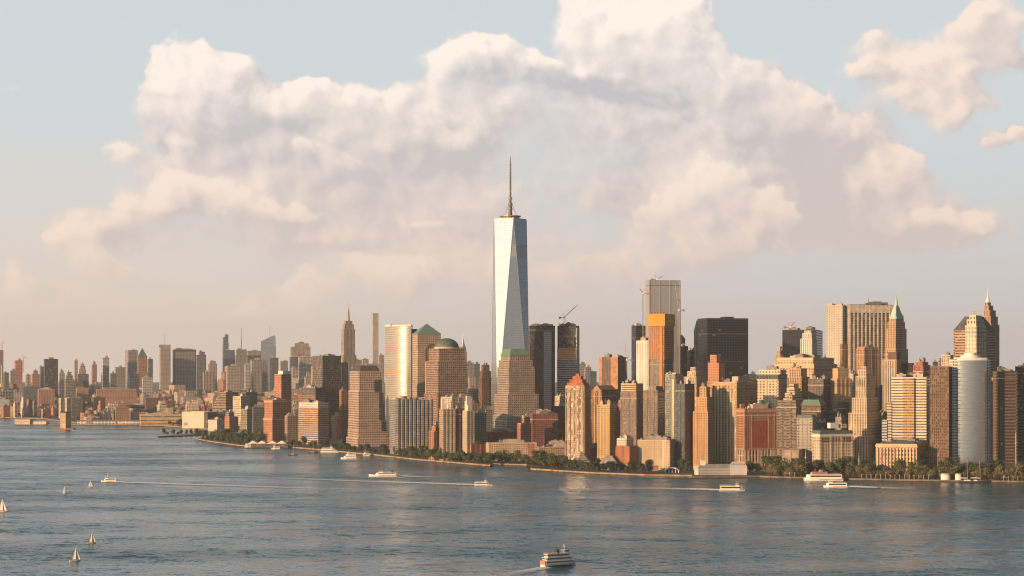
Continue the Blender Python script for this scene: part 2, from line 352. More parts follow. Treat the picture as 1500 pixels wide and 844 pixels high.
# ------------------------------------------------------------------ building generator
class Bld: pass
def bld(name, label, cat, xl, xc, xr, yt, D, a=22.0, f=None, bay=3.6, floor=3.9, tiers=None, deep=34.0, mech=1, tank=0, roofm=None, cornice=None, z0=LAND, group=None, par=1.2, pil=1):
    """corner edge at column xc and distance D; left face runs to column xl, right face to xr; rows give the heights.
    tiers: list of (row of top, scale along left face, scale along right face, offset, offset[, facade])"""
    B = Bld(); A = radians(a); tl, tr = (xl - 750) / F, (xr - 750) / F; Xc = PX(xc, D)
    B.w = deep if xc - xl < .3 else (Xc - tl * D) / (cos(A) + tl * sin(A))
    B.q = deep if xr - xc < .3 else (tr * D - Xc) / (sin(A) - tr * cos(A))
    if not (4 < B.w < 220 and 4 < B.q < 260):
        print('WARN', label, round(B.w), round(B.q)); B.w = min(max(B.w, 10), 90) if B.w > 0 else deep; B.q = min(max(B.q, 10), 90) if B.q > 0 else deep
    cx = Xc - B.w / 2 * cos(A) + B.q / 2 * sin(A); cy = D + B.w / 2 * sin(A) + B.q / 2 * cos(A)
    B.root = tag(empty(name, (cx, cy, z0), -A), label, cat, group); B.D = D; B.z0 = z0
    B.zl = lambda py: PZ(py, D) - z0                     # photo row -> local height at the corner
    tiers = tiers or [(yt, 1, 1, 0, 0)]
    zb = -1.0; f = f or f_grey; B.tiers = []
    for i, t in enumerate(tiers):
        zt = B.zl(t[0]); hw, hq = B.w * t[1] / 2, B.q * t[2] / 2
        ox, oy = t[3] * (B.w / 2 - hw), t[4] * (B.q / 2 - hq); ff = t[5] if len(t) > 5 else f
        mb = MB(bay, floor); mb.box(ox - hw, ox + hw, oy - hq, oy + hq, zb, zt, 0, zb=zt)
        if par:                                         # parapet rim standing round the roof
            e = .5
            for (p0, p1, q0, q1) in ((ox - hw, ox + hw, oy - hq, oy - hq + e), (ox - hw, ox + hw, oy + hq - e, oy + hq), (ox - hw, ox - hw + e, oy - hq + e, oy + hq - e), (ox + hw - e, ox + hw, oy - hq + e, oy + hq - e)):
                m2 = MB(bay, floor); m2.box(p0, p1, q0, q1, zt, zt + par)
                for ff_, uv_ in zip(m2.f, m2.uv): mb.face([m2.v[k] for k in ff_], None, 0)
        mb.build('wall' if len(tiers) == 1 else 'setback_tier', ff, B.root)
        r = MB(); r.box(ox - hw + .52, ox + hw - .52, oy - hq + .52, oy + hq - .52, zt - .5, zt + .3); B.roof = r.build('roof', roofm or m_roof, B.root)
        if cornice:
            c = MB(); k = .9
            c.box(ox - hw - k, ox + hw + k, oy - hq - k, oy + hq + k, zt - 3.2, zt - 1.0, bottom=True); c.build('cornice', cornice, B.root)
        B.tiers.append((ox, oy, hw, hq, zt)); zb = zt - .4
    ox, oy, hw, hq, zt = B.tiers[0]
    if D < 3700 and par and pil and f not in (f_black, f_dkglass, f_blueglass, f_greenglass) and zt > 18:      # belt courses and roof clutter
        m_belt = rng.choice([m_stone, m_roofl, m_mech, m_brick])
        for zz in ([11.0, zt - 9.0] if zt > 40 else [8.0]):
            c = MB(); k = .75; c.box(ox - hw - k, ox + hw + k, oy - hq - k, oy + hq + k, zz, zz + 1.1, bottom=True); c.build('belt_course', m_belt, B.root)
        m_pil = f
        for fr in rng.choice(((-1, -.34, .34, 1), (-1, 1), (-1, 0, 1), (-.5, .5))):      # shallow pilasters on the two street faces
            wv = rng.uniform(.8, 1.3); c = MB(2.2, floor); xx = ox + fr * (hw - wv); c.box(xx - wv, xx + wv, oy - hq - .55, oy - hq - .003, 0, zt + .6); c.build('pilaster', m_pil, B.root)
            c = MB(2.2, floor); yy = oy + fr * (hq - wv); c.box(ox + hw + .003, ox + hw + .55, yy - wv, yy + wv, 0, zt + .6); c.build('pilaster', m_pil, B.root)
    ox, oy, hw, hq, zt = B.tiers[-1]; B.top = zt
    if D < 4600 and mech:
        c = MB()
        for _ in range(7):
            px, py, s1 = ox + rng.uniform(-.85, .85) * hw, oy + rng.uniform(-.85, .85) * hq, rng.uniform(.5, 1.6)
            c.box(px - s1, px + s1, py - s1, py + s1 * .7, zt + .3, zt + rng.uniform(1.5, 4.2))
        px, py = ox + rng.uniform(-.6, .6) * hw, oy + rng.uniform(-.6, .6) * hq; c.bar((px, py, zt), (px, py, zt + rng.uniform(5, 12)), .16)
        c.box(ox - hw * .9, ox + hw * .9, oy - hq * .9, oy + hq * .9, zt + .28, zt + .42); c.build('rooftop_plant', rng.choice([m_mech, m_roofl, m_steel]), B.roof)
    for k in range(mech):
        sw, sq = hw * rng.uniform(.25, .5), hq * rng.uniform(.25, .5)
        px, py = ox + rng.uniform(-.4, .4) * hw, oy + rng.uniform(-.4, .4) * hq
        if mech > 1: px = ox + hw * (-.5 + k * 1.0 / (mech - 1)) ; sw *= .6
        p = MB(); h = rng.uniform(3.5, 7); p.box(px - sw, px + sw, py - sq, py + sq, zt + .2, zt + h)
        p.box(px - sw * .5, px + sw * .2, py - sq * .6, py + sq * .3, zt + h, zt + h + 1.6); p.build('mechanical_penthouse', rng.choice([m_mech, m_roofl, m_stone, m_mech]), B.roof)
    for k in range(tank):
        px, py = ox + rng.uniform(-.75, .75) * hw, oy + rng.uniform(-.75, .2) * hq
        water_tank(B.roof, px, py, zt)
    return B
def water_tank(root, px, py, zt):
    p = MB(); r = 2.1
    for sx, sy in ((1, 1), (1, -1), (-1, 1), (-1, -1)): p.bar((px + sx * 1.4, py + sy * 1.4, zt), (px + sx * 1.4, py + sy * 1.4, zt + 3.2), .2)
    p.cone((px, py), r, r * .95, zt + 3.2, zt + 7.4, 10); p.cone((px, py), r * 1.08, .1, zt + 7.4, zt + 9.2, 10); p.build('water_tank', m_tank, root)
def addbox(B, name, mat, x0, x1, y0, y1, z0, z1, bay=3.6, floor=3.9):
    """box in fractions (-1..1) of the footprint half sizes, heights in metres above its base"""
    mb = MB(bay, floor); mb.box(x0 * B.w / 2, x1 * B.w / 2, y0 * B.q / 2, y1 * B.q / 2, z0, z1, bottom=True, zb=z1); return mb.build(name, mat, B.root)
def hip(B, mat, z0, z1, s=1.0, top=0.05, name='roof', t=None, ov=.6):
    ox, oy, hw, hq, zt = t or B.tiers[-1]; hw += ov; hq += ov; mb = MB()
    P = [(ox - hw * s, oy - hq * s), (ox + hw * s, oy - hq * s), (ox + hw * s, oy + hq * s), (ox - hw * s, oy + hq * s)]
    T = [(ox + (x - ox) * top, oy + (y - oy) * top) for x, y in P]
    mb.prism(P, z0, z1, 0, top=T, bottom=True); return mb.build(name, mat, B.root)
def crane(label, px, pyb, pyt, D, jib=(18, -26), mat=None, mast=1.2):
    """tower crane standing on a tower top: lattice mast, luffing jib, counter-jib, cab"""
    mat = mat or m_redp; zb, zt = PZ(pyb, D), PZ(pyt, D); r = tag(empty('tower_crane', (PX(px, D), D, zb)), label, 'crane'); h = zt - zb
    mb = MB()
    for sx in (-1, 1):
        for sy in (-1, 1): mb.bar((sx * mast, sy * mast, 0), (sx * mast, sy * mast, h), .3)
    k = 0; st = max(3.0, h / 14)
    while (k + 1) * st <= h:
        s_ = 1 if k % 2 else -1
        mb.bar((-mast * s_, -mast, k * st), (mast * s_, -mast, (k + 1) * st), .18); mb.bar((-mast, -mast * s_, k * st), (-mast, mast * s_, (k + 1) * st), .18); k += 1
    mb.build('mast', mat, r)
    jx, jz = jib[0] * D / F, -jib[1] * D / F
    jb = MB(); jb.bar((0, -.8, h + 1), (jx, -.4, h + jz), .5); jb.bar((0, .8, h + 1), (jx, .4, h + jz), .5); jb.bar((0, 0, h + 3), (jx, 0, h + jz + .4), .4); jb.build('jib', mat, r)
    cj = MB(); s_ = -1 if jx > 0 else 1; cj.box(min(0, s_ * 9), max(0, s_ * 9), -1.4, 1.4, h, h + 1.2); cj.box(s_ * 9 - 1.6, s_ * 9 + 1.6, -1.6, 1.6, h - 1.5, h + 2.2); cj.build('counter_jib', m_mech, r)
    c = MB(); c.box(-1.6, 1.6, -2.4, -.2, h - .5, h + 2.4); c.build('cab', m_white, r)
    ap = MB(); ap.bar((0, 0, h), (s_ * 3, 0, h + 9), .35); ap.bar((s_ * 3, 0, h + 9), (jx * .9, 0, h + jz * .9), .16); ap.bar((s_ * 3, 0, h + 9), (s_ * 9, 0, h + 1), .16); ap.build('pendant_frame', mat, r)
    return r

# ------------------------------------------------------------------ the setting: water, land, sea walls, haze
def water_mat():
    m, b, p, _ = newmat('water'); tc = b.new('ShaderNodeTexCoord'); P = tc.outputs['Object']
    patch = b.noise(b.vm('MULTIPLY', P, (.0022, .006, 1)), 1.0, 4, .55)
    gust = b.smooth(patch, .35, .68, .35, 1.35)
    s = None
    for sc, am, det in (((.018, .03, 1), .10, 2), ((.075, .12, 1), .17, 3), ((.33, .5, 1), .20, 2)):
        c = b.vm('SUBTRACT', b.noise(b.vm('MULTIPLY', P, sc), 1.0, det, .6, out=1), (.5, .5, .5))
        c = b.vm('SCALE', c); c.node.inputs['Scale'].default_value = am * 7.5
        s = c if s is None else b.vm('ADD', s, c)
    s2 = b.vm('SCALE', s); b.put(s2.node.inputs['Scale'], gust)
    n = b.vm('NORMALIZE', b.vm('MULTIPLY_ADD', s2, (1, 1, 0), (0, 0, 1)))
    b.put(p.inputs['Normal'], n)
    b.put(p.inputs['Base Color'], (.031, .11, .147)); b.put(p.inputs['Roughness'], b.smooth(patch, .35, .65, .17, .28)); p.inputs['IOR'].default_value = 1.333; p.inputs['Specular IOR Level'].default_value = .5; p.inputs['Specular Tint'].default_value = (.8, .94, 1, 1)
    return m
def sheet(name, pts, z, mat):
    from mathutils.geometry import tessellate_polygon
    me = bpy.data.meshes.new(name); v = [Vector((x, y, z)) for x, y in pts]
    tris = tessellate_polygon([v]); tris = [t if (v[t[1]] - v[t[0]]).cross(v[t[2]] - v[t[0]]).z > 0 else (t[0], t[2], t[1]) for t in tris]
    me.from_pydata([tuple(p) for p in v], [], tris); me.materials.append(mat); me.update()
    o = bpy.data.objects.new(name, me); COL.objects.link(o); o['kind'] = 'structure'; return o
FAR = 22000
sheet('water', [(-16000, -3000), (16000, -3000), (16000, FAR), (-16000, FAR)], 0.0, water_mat())

SHORE = [(-260, 608), (-60, 611), (60, 614), (120, 621), (205, 622.5), (352, 633), (374, 636), (287, 644), (301, 647), (345, 653.5), (372, 656), (430, 657), (548, 668), (610, 675), (718, 684), (722, 681.5), (772, 683), (777, 689), (860, 694.5), (945, 698), (1014, 699), (1016, 701), (1112, 700), (1130, 701), (1290, 705), (1500, 708), (1760, 711)]
def shore_pt(px, py): D = WD(py); return (PX(px, D), D)
SP = [shore_pt(*p) for p in SHORE]
def ground_mat():
    m, b, p, _ = newmat('ground'); tc = b.new('ShaderNodeTexCoord'); P = tc.outputs['Object']
    c = b.mix(b.smooth(b.noise(P, .004, 5, .6), .42, .6), (.075, .07, .065), (.05, .055, .03))
    c = b.mix(b.smooth(b.noise(P, .05, 3, .6), .5, .7), c, (.11, .1, .09)); b.put(p.inputs['Base Color'], c); p.inputs['Roughness'].default_value = .9
    return m
sheet('ground', SP + [(12000, SP[-1][1] - 300), (14000, FAR - 500), (-14000, FAR - 500), (-5200, 14000)], LAND, ground_mat())
def quay_mat(col):
    # stone wall with joints and a dark tide stain along the waterline
    m, b, p, _ = newmat('quay_stone'); tc = b.new('ShaderNodeTexCoord'); sx = b.new('ShaderNodeSeparateXYZ'); b.put(sx.inputs[0], tc.outputs['Object'])
    n = b.noise(tc.outputs['Object'], .12, 5, .65); f = b.smooth(n, .3, .7, .55, 1.25)
    tide = b.smooth(b.m('ADD', sx.outputs[2], b.m('MULTIPLY', b.m('SUBTRACT', n, .5), 1.6)), .7, 1.5)
    c = b.vm('SCALE', b.mix(tide, (.035, .035, .025), col)); b.put(c.node.inputs['Scale'], f); b.put(p.inputs['Base Color'], c); p.inputs['Roughness'].default_value = .85
    return m
m_quay = quay_mat((.36, .26, .175)); m_path = plain((.24, .2, .155), .9, var=.2, scale=.05)
def seawall(i0, i1, mat=m_quay):
    """sea wall with a cap stone and the paved promenade behind it"""
    pts = SP[i0:i1 + 1]; w = MB(6, 3); c = MB(6, 3); pv = MB()
    for a, b in zip(pts, pts[1:]):
        w.wallq(a, b, -.6, LAND + .1)
        d = Vector((b[0] - a[0], b[1] - a[1])).normalized(); n = Vector((-d.y, d.x))
        A, B_ = Vector(a), Vector(b)
        q = [A - n * .3, B_ - n * .3, B_ + n * .9, A + n * .9]; c.prism([tuple(x) for x in q], LAND + .1, LAND + .5)
        q = [A + n * .9, B_ + n * .9, B_ + n * 11, A + n * 11]; pv.face([(x.x, x.y, LAND + .05) for x in q])
    w.build('seawall', mat)['kind'] = 'structure'; c.build('seawall_coping', mat)['kind'] = 'structure'; pv.build('promenade', m_path)['kind'] = 'structure'
for i0, i1 in ((1, 5), (7, 14), (15, 16), (17, 20)): seawall(i0, i1)
seawall(21, 26, quay_mat((.2, .15, .11)))
HAZE = 2.5e-5
def haze():
    m = bpy.data.materials.new('haze'); m.use_nodes = True; m.node_tree.nodes.clear(); b = N(m.node_tree)
    v = b.new('ShaderNodeVolumePrincipled'); v.inputs['Color'].default_value = (.86, .93, 1.0, 1); v.inputs['Density'].default_value = HAZE; v.inputs['Anisotropy'].default_value = .1
    o = b.new('ShaderNodeOutputMaterial'); m.node_tree.links.new(v.outputs[0], o.inputs['Volume'])
    mb = MB(); mb.box(-17000, 17000, -4000, FAR + 1500, -1.6, 600, bottom=True)
    tag(mb.build('haze', m), kind='stuff')
haze()

# ------------------------------------------------------------------ the waterfront and downtown towers, left to right
# -- northern waterfront
B = bld('apartment_block', 'orange brick twin apartment block with pale stone bands, leftmost large block of the near shore', 'apartment block', 386, 399, 426, 588, 3850, 52, f_orange, floor=3.3, tiers=[(613, 1, 1, 0, 0), (587, .93, .93, 0, 0)], mech=2, cornice=m_stone)
B = bld('apartment_tower', 'tall orange brick tower with white roof block behind the twin brick block', 'apartment tower', 402, 412, 427, 549, 4350, 45, f_orange, tiers=[(549, 1, 1, 0, 0)], mech=0)
addbox(B, 'roof_block', m_white, -.5, .9, -.6, .8, B.top, B.top + 8)
bld('office_building', 'low beige building filling the gap right of the orange twin block', 'office building', 417, 421, 438, 610, 3800, 60, f_tan, mech=1)
B = bld('office_building', 'beige office building with horizontal window bands and white top floor, near the ferry landing', 'office building', 437, 466, 482, 588, 3720, 35, fac(PINK, wf=.85, hf=.42), tiers=[(598, 1, 1, 0, 0), (591, .97, .97, 0, 0, f_white)], mech=2)
bld('office_building', 'brown office building with dark top band just behind the beige banded building', 'office building', 438, 462, 476, 569, 3990, 35, fac((.24, .15, .1), wf=.8, hf=.4), tiers=[(577, 1, 1, 0, 0), (569, 1, 1, 0, 0, f_dgrey)], mech=1)
B = bld('office_tower', 'tall dark gridded tower with teal roof edge and pale sunlit-toned stepped left flank', 'office tower', 457, 472, 500, 522, 4050, 58, fac((.15, .12, .105), wf=.62, hf=.62, refl=.25), tiers=[(560, 1, 1, 0, 0), (522, .97, .96, 1, 0)], mech=1, par=0)
t = B.tiers[-1]; c = MB(); c.box(t[0] - t[2] - .4, t[0] + t[2] + .4, t[1] - t[3] - .4, t[1] + t[3] + .4, t[4] - 4.5, t[4] + 1.2, bottom=True); c.build('roof_band', m_copperd, B.root)
addbox(B, 'lit_tone_flank', f_beige, -1.25, -1.0, -.95, .6, 0, B.zl(536))  # paler facade puts the sunlight on this flank into its colour
bld('office_tower', 'dark grey slab attached behind the right side of the teal edged tower', 'office tower', 497, 500, 510, 532, 4180, 60, f_dgrey, mech=1)
bld('apartment_tower', 'narrow reddish brown tower squeezed between teal edged tower and stepped stone tower', 'apartment tower', 497, 500, 509, 573, 3800, 60, fac((.3, .14, .09), wf=.4, hf=.5), mech=1, tank=1)
B = bld('office_tower', 'stepped pink stone tower with square windows and dark mansard roof near the yacht basin', 'office tower', 507, 524, 571, 545, 3600, 70, f_pinkgrid, bay=4.2, floor=4.2,
        tiers=[(643, 1, 1, 0, 0), (632, .93, .9, 0, -.3), (616, .9, .82, -.3, -.45), (574, .88, .74, -.5, -.5), (545, .85, .7, -.4, -.4)], mech=0)
t = B.tiers[-1]; mb = MB(4, 4); z = t[4]
mb.prism([(t[0] - t[2] * .9, t[1] - t[3] * .9), (t[0] + t[2] * .9, t[1] - t[3] * .9), (t[0] + t[2] * .9, t[1] + t[3] * .9), (t[0] - t[2] * .9, t[1] + t[3] * .9)], z, z + 12, top=[(t[0] - t[2] * .7, t[1] - t[3] * .72), (t[0] + t[2] * .7, t[1] - t[3] * .72), (t[0] + t[2] * .7, t[1] + t[3] * .72), (t[0] - t[2] * .7, t[1] + t[3] * .72)])
mb.build('mansard_roof', plain((.075, .055, .05), .6, var=.3, scale=.3), B.root)
for z0_, z1_, y0_, y1_ in ((B.zl(616), B.zl(576), .36, .62), (B.zl(632), B.zl(616), .52, .8), (B.zl(574), B.zl(556), .1, .52)):   # dark glazed stair of bays on the right
    addbox(B, 'glazed_corner', f_dkglass, .84, .98 if z1_ < B.zl(600) else .95, y0_, y1_, z0_, z1_)
# curved glass tower
B = Bld(); B.D = 3850; D = 3850; xm = PX(583, D); B.root = tag(empty('glass_skyscraper', (xm, D, LAND)), 'tall curved glass tower gleaming pale gold in the sun left of the green pyramid', 'skyscraper'); B.zl = lambda py: PZ(py, 3850) - LAND
R = 34.0; hwid = PX(603, D) - xm
arc = [(-hwid + 2 * hwid * i / 18, -14 + 40 * (1 - i / 18) ** 2) for i in range(19)]
outl = arc + [(hwid, 44), (-hwid, 44)]
mb = MB(1.9, 4.2); mb.prism(outl, -1, B.zl(478), 0, 1, curved=True)
mb.build('glass_shaft', [fac((.4, .34, .25), glass=(.64, .60, .52), wf=.94, hf=.66, refl=.75, rough=.2, blind=.0, wob=.012, wrough=.35), m_roof], B.root)
mb = MB(); mb.prism([(x * .99, y * .99) for x, y in outl], B.zl(478) + .02, B.zl(475.6), curved=True); mb.build('parapet', m_white, B.root)
mb = MB(4, 4); mb.prism([(hwid + .01, -3), (hwid + 10, 6), (hwid + 10, 38), (hwid + .01, 38)], -1, B.zl(482)); mb.build('side_wing', f_dkglass, B.root)
mb = MB(); mb.box(-15, 15, 8, 28, B.zl(478), B.zl(474.5)); mb.build('mechanical_penthouse', m_mech, B.root)
# pyramid tower
B = bld('office_tower', 'stone tower under a green copper pyramid roof, behind the domed tower', 'office tower', 604, 612, 646, 489, 3760, 70, fac((.42, .315, .23), wf=.5, hf=.55, refl=.2), bay=4, floor=4.1, tiers=[(589, 1.08, 1.08, 0, 0), (489, 1, 1, 0, 0)], mech=0, par=.6)
hip(B, m_copper, B.top, B.zl(474), 1.0, .03); t = B.tiers[-1]
mb = MB(4, 4.1); xr_ = t[0] + t[2]; yc = t[1]; n = 14; base = B.zl(585); sp_ = B.zl(520)      # dark glazed arch on the harbour face
P_ = [(yc - t[3] * .42, base), (yc + t[3] * .92, base)]
arcp = [(yc + t[3] * .25 + t[3] * .67 * cos(pi * i / n), sp_ + (B.zl(503) - sp_) * sin(pi * i / n)) for i in range(n + 1)]
pol = P_ + arcp; mb.face([(xr_ + .5, y_, z_) for y_, z_ in pol], [((y_ - yc) / 4, z_ / 4.1) for y_, z_ in pol])
for (ya, za), (yb, zb_) in zip(pol, pol[1:] + pol[:1]): mb.face([(xr_ - .2, ya, za), (xr_ - .2, yb, zb_), (xr_ + .5, yb, zb_), (xr_ + .5, ya, za)])
mb.build('glazed_arch', fac((.19, .135, .1), wf=.6, hf=.6, refl=.3, glass=(.04, .045, .06)), B.root)
# domed tower
B = bld('office_tower', 'broad stone tower with dark window grid and green dome on top', 'office tower', 623, 642, 684, 511, 3560, 66, fac((.30, .205, .15), wf=.64, hf=.6, refl=.3, glass=(.05, .05, .06)), bay=4, floor=4.1, tiers=[(577, 1.06, 1.06, 0, 0), (530, 1, 1, 0, 0), (511, .8, .9, .4, .1)], mech=0, par=.6)
t = B.tiers[-1]; cx_, cy_ = t[0] + t[2] - min(t[2], t[3]) * 1.02, t[1]; r_ = PX(671.5, 3560) - PX(653.5, 3560)
mb = MB(); mb.cone((cx_, cy_), r_ * 1.06, r_ * 1.06, B.top + .4, B.top + 3.5, 32); mb.build('dome_drum', m_stone, B.root)
mb = MB(); mb.lathe((cx_, cy_), [(r_ * cos(i * pi / 20), B.top + 3.5 + (B.zl(495) - B.top - 3.5) * sin(i * pi / 20)) for i in range(11)], 32); mb.build('dome', m_copperd, B.root, smooth=True)
addbox(B, 'lit_tone_pilaster', fac((.45, .33, .24), wf=.3, hf=.4), -1.0, -.86, -1.012, -1.0, 0, B.zl(530))  # lighter copy of the wall, sunlight put into the colour
# zigzag concrete slab
B = bld('apartment_tower', 'grey concrete apartment slab with saw-tooth bays standing at the shore below the golden glass tower', 'apartment tower', 571, 580, 634, 586, 3290, 74, f_greygrid, bay=3.2, floor=3.0, mech=0, tank=0)
nb = 9
for i in range(nb):                                       # projecting saw-tooth bays
    y0_ = -1 + 2 * i / nb; a0, a1 = y0_ * B.q / 2, (y0_ + 1.45 / nb) * B.q / 2; x_ = B.w / 2
    mb = MB(2.6, 3.0); mb.prism([(x_ + .003, a0), (x_ + 2.6, a0 + (a1 - a0) * .35), (x_ + 2.6, a1), (x_ + .003, a1)], 0, B.top - rng.uniform(-2.5, 1)); mb.build('bay', f_greygrid, B.root)
for i in range(6): addbox(B, 'mechanical_penthouse', rng.choice([m_stone, m_roofl]), -.5, .5, -.95 + i * .32, -.78 + i * .32, B.top, B.top + rng.uniform(3, 7))
# brick riverside cluster
bld('apartment_block', 'low orange brick block with stepped top at the left of the shore brick cluster', 'apartment block', 628, 636, 650, 626, 3110, 50, f_orange, floor=3.1, tiers=[(633, 1, 1, 0, 0), (626, .7, .8, .8, .5)], mech=1, tank=1)
B = bld('apartment_tower', 'pale cream tower with orange corner and dense balcony grid in the shore brick cluster', 'apartment tower', 644, 649, 667, 600, 3080, 68, fac((.52, .41, .29), wf=.55, hf=.6, blind=.4), bay=3, floor=3.0, mech=0, tank=1)
addbox(B, 'corner_pier', f_orange, -1.012, -.2, -1.012, -1.0, 0, B.top + 1); t = B.tiers[-1]
for i in range(4): addbox(B, 'roof_block', rng.choice([m_white, f_cream]), -.8 + i * .25, -.5 + i * .25, -.8 + i * .42, -.45 + i * .42, B.top, B.top + rng.uniform(6, 17))
bld('apartment_tower', 'dark red brick tower between the two pale towers of the shore brick cluster', 'apartment tower', 667, 669, 679, 599, 3090, 65, f_red, floor=3.0, mech=1, tank=1)
B = bld('apartment_tower', 'cream tower with tall pale roof crown at the right of the shore brick cluster', 'apartment tower', 678, 684, 695, 603, 3070, 60, f_cream, bay=2.8, floor=3.0, mech=0)
for i in range(3): addbox(B, 'roof_block', m_white, -.8 + i * .5, -.4 + i * .5, -.6, .5, B.top, B.top + [16, 24, 10][i])
bld('apartment_tower', 'greyish green apartment tower at the right end of the shore brick cluster', 'apartment tower', 694, 697, 712, 606, 3090, 68, fac((.2, .185, .15), wf=.55, hf=.6), bay=2.8, floor=3.0, mech=2)
bld('apartment_tower', 'cream apartment tower rising behind the shore brick cluster with many roof blocks', 'apartment tower', 646, 662, 692, 583, 3170, 60, f_cream, bay=3, floor=3.1, mech=4, tank=1)
bld('row_building', 'low red brick terrace with white window frames in front of the cream crowned tower', 'row building', 680, 690, 712, 652, 3070, 55, fac((.4, .15, .085), glass=(.3, .26, .22), wf=.5, hf=.5), floor=3.2, mech=1)
B = bld('row_building', 'long low cream apartment terrace with orange end by the small cove', 'row building', 712, 716, 786, 650, 3060, 76, fac((.56, .42, .29), wf=.5, hf=.55), floor=3.2, deep=26, mech=4)
addbox(B, 'brick_end', f_orange, -1.0, 1.012, .62, 1.012, -1, B.top)
# art deco dark tower
bld('office_tower', 'dark brown stepped art deco tower left of the tall white spire tower', 'office tower', 701, 706, 721, 545, 3900, 68, fac((.19, .115, .075), sp=(.11, .07, .05), wf=.45, hf=.6), tiers=[(596, 1.1, 1.15, 0, 0), (553, 1, 1, 0, 0), (544, .8, .85, 0, 0), (535, .6, .6, 0, 0)], mech=1, par=.8)
bld('office_building', 'low greenish glass building between the domed tower and the dark art deco tower', 'office building', 683, 686, 703, 570, 4400, 70, f_greenglass, mech=1)

# -- the tall white tower with the spire
def spire_tower():
    D = 3720.0; bx = PX(747.5, D); r = tag(empty('glass_skyscraper', (bx, D + 30, LAND)), 'tallest tower, tapering chamfered white glass shaft carrying a ringed spire', 'skyscraper')
    zl = lambda py: PZ(py, D) - LAND
    h = zl(321); s = 31.0; rot = radians(79)
    base = [Vector((s * cos(rot * 0 + pi / 4 + i * pi / 2) * 1.414, s * sin(pi / 4 + i * pi / 2) * 1.414)) for i in range(4)]
    rb = Matrix.Rotation(radians(-79 + 90), 2); base = [rb @ p for p in base]
    top = [(base[i] + base[(i + 1) % 4]) / 2 for i in range(4)]
    base = [Vector((p.x - 0, p.y)) for p in base]
    z0, hp = 56.0, h
    def ring(z):
        t = max(0, min(1, (z - z0) / (hp - z0))); o = []
        for i in range(4):
            a, b_ = base[i].lerp(top[i - 1], t), base[i].lerp(top[i], t); o += [(a.x, a.y), (b_.x, b_.y)]
        return o
    glass = fac((.3, .32, .35), glass=(.56, .61, .68), wf=.95, hf=.92, refl=.88, rough=.1, blind=0, wob=.014, wrough=.3)
    band = fac((.4, .43, .47), glass=(.52, .56, .62), wf=.5, hf=1, refl=.85, rough=.2, blind=0, wob=.01, wrough=.3)
    mb = MB(2, 4.2); zs = [z0, 120, 200, 280, zl(376), zl(358), zl(330), h]; ms = [0, 0, 0, 0, 1, 0, 0]
    for za, zb, mi in zip(zs, zs[1:], ms):
        A, C = ring(za), ring(zb)
        for k in range(8):
            a, b_, c, d = A[k], A[(k + 1) % 8], C[(k + 1) % 8], C[k]
            pts = [(*a, za), (*b_, za), (*c, zb), (*d, zb)]; e = Vector((b_[0] - a[0], b_[1] - a[1])) if (Vector(b_) - Vector(a)).length > .1 else Vector((c[0] - d[0], c[1] - d[1])); e.normalize()
            uv = [((p[0] * e.x + p[1] * e.y) / 2.0, p[2] / 4.2) for p in pts]
            q, w_ = [], []
            for p, u_ in zip(pts, uv):
                if not q or (Vector(p) - Vector(q[-1])).length > .02: q.append(p); w_.append(u_)
            if (Vector(q[0]) - Vector(q[-1])).length < .02: q.pop(); w_.pop()
            if len(q) > 2: mb.face(q, w_, mi)
    mb.face([(*p, h) for p in ring(h)[::2]], None, 2)
    mb.build('glass_shaft', [glass, band, m_roof], r)
    e = MB()                                             # steel edges of the eight chamfers
    for i in range(4):
        for t_ in (top[i], top[i - 1]): e.bar((base[i].x, base[i].y, z0), (t_.x, t_.y, h), .55)
    e.build('edge_trim', plain((.5, .5, .52), .35, metal=.6), r)
    p = MB(3, 6); p.prism([tuple(x) for x in base], -1, z0); p.build('podium', f_blueglass, r)
    pp = MB(); tq = [(x.x, x.y) for x in top]; pp.prism(tq, h + .02, h + 2.5); pp.build('parapet', m_white, r)
    c0 = sum(top, Vector((0, 0))) / 4; c0 = (c0.x, c0.y)
    for k, (rr, za, zb) in enumerate(((17, zl(318.2), zl(316.6)), (20, zl(316.0), zl(314.6)), (14, zl(320.5), zl(318.6)))):
        q = MB(); q.cone(c0, rr, rr, za, zb, 28); g_ = q.build('communication_ring', m_steel, r)
    st = MB()
    for i in range(12): st.bar((c0[0] + 18 * cos(i * pi / 6), c0[1] + 18 * sin(i * pi / 6), h + 2), (c0[0] + 18 * cos(i * pi / 6), c0[1] + 18 * sin(i * pi / 6), zl(314.6)), .4)
    st.build('ring_supports', m_steel, r)
    sp = MB(); sp.lathe(c0, [(4.2, h), (3.0, zl(300)), (2.1, zl(291)), (1.7, zl(288)), (1.5, zl(262)), (1.25, zl(250)), (.95, zl(237)), (.4, zl(226))], 10); sp.build('spire', plain((.1, .085, .08), .5), r)
    for z in (305, 298, 290.5, 288.5, 282, 276, 270, 264, 258, 252, 246, 240):
        q = MB(); rr = 3.8 if 288 < z < 291 else (4.6 if z > 295 else 2.5); q.cone(c0, rr, rr, zl(z), zl(z) + 1.8, 12); q.build('spire_collar', m_steel, r)
    gy = MB()
    for i in range(6): gy.bar((c0[0] + 14 * cos(i * pi / 3 + .3), c0[1] + 14 * sin(i * pi / 3 + .3), zl(316)), (c0[0], c0[1], zl(290)), .28)
    gy.build('guy_cables', m_steel, r)
spire_tower()
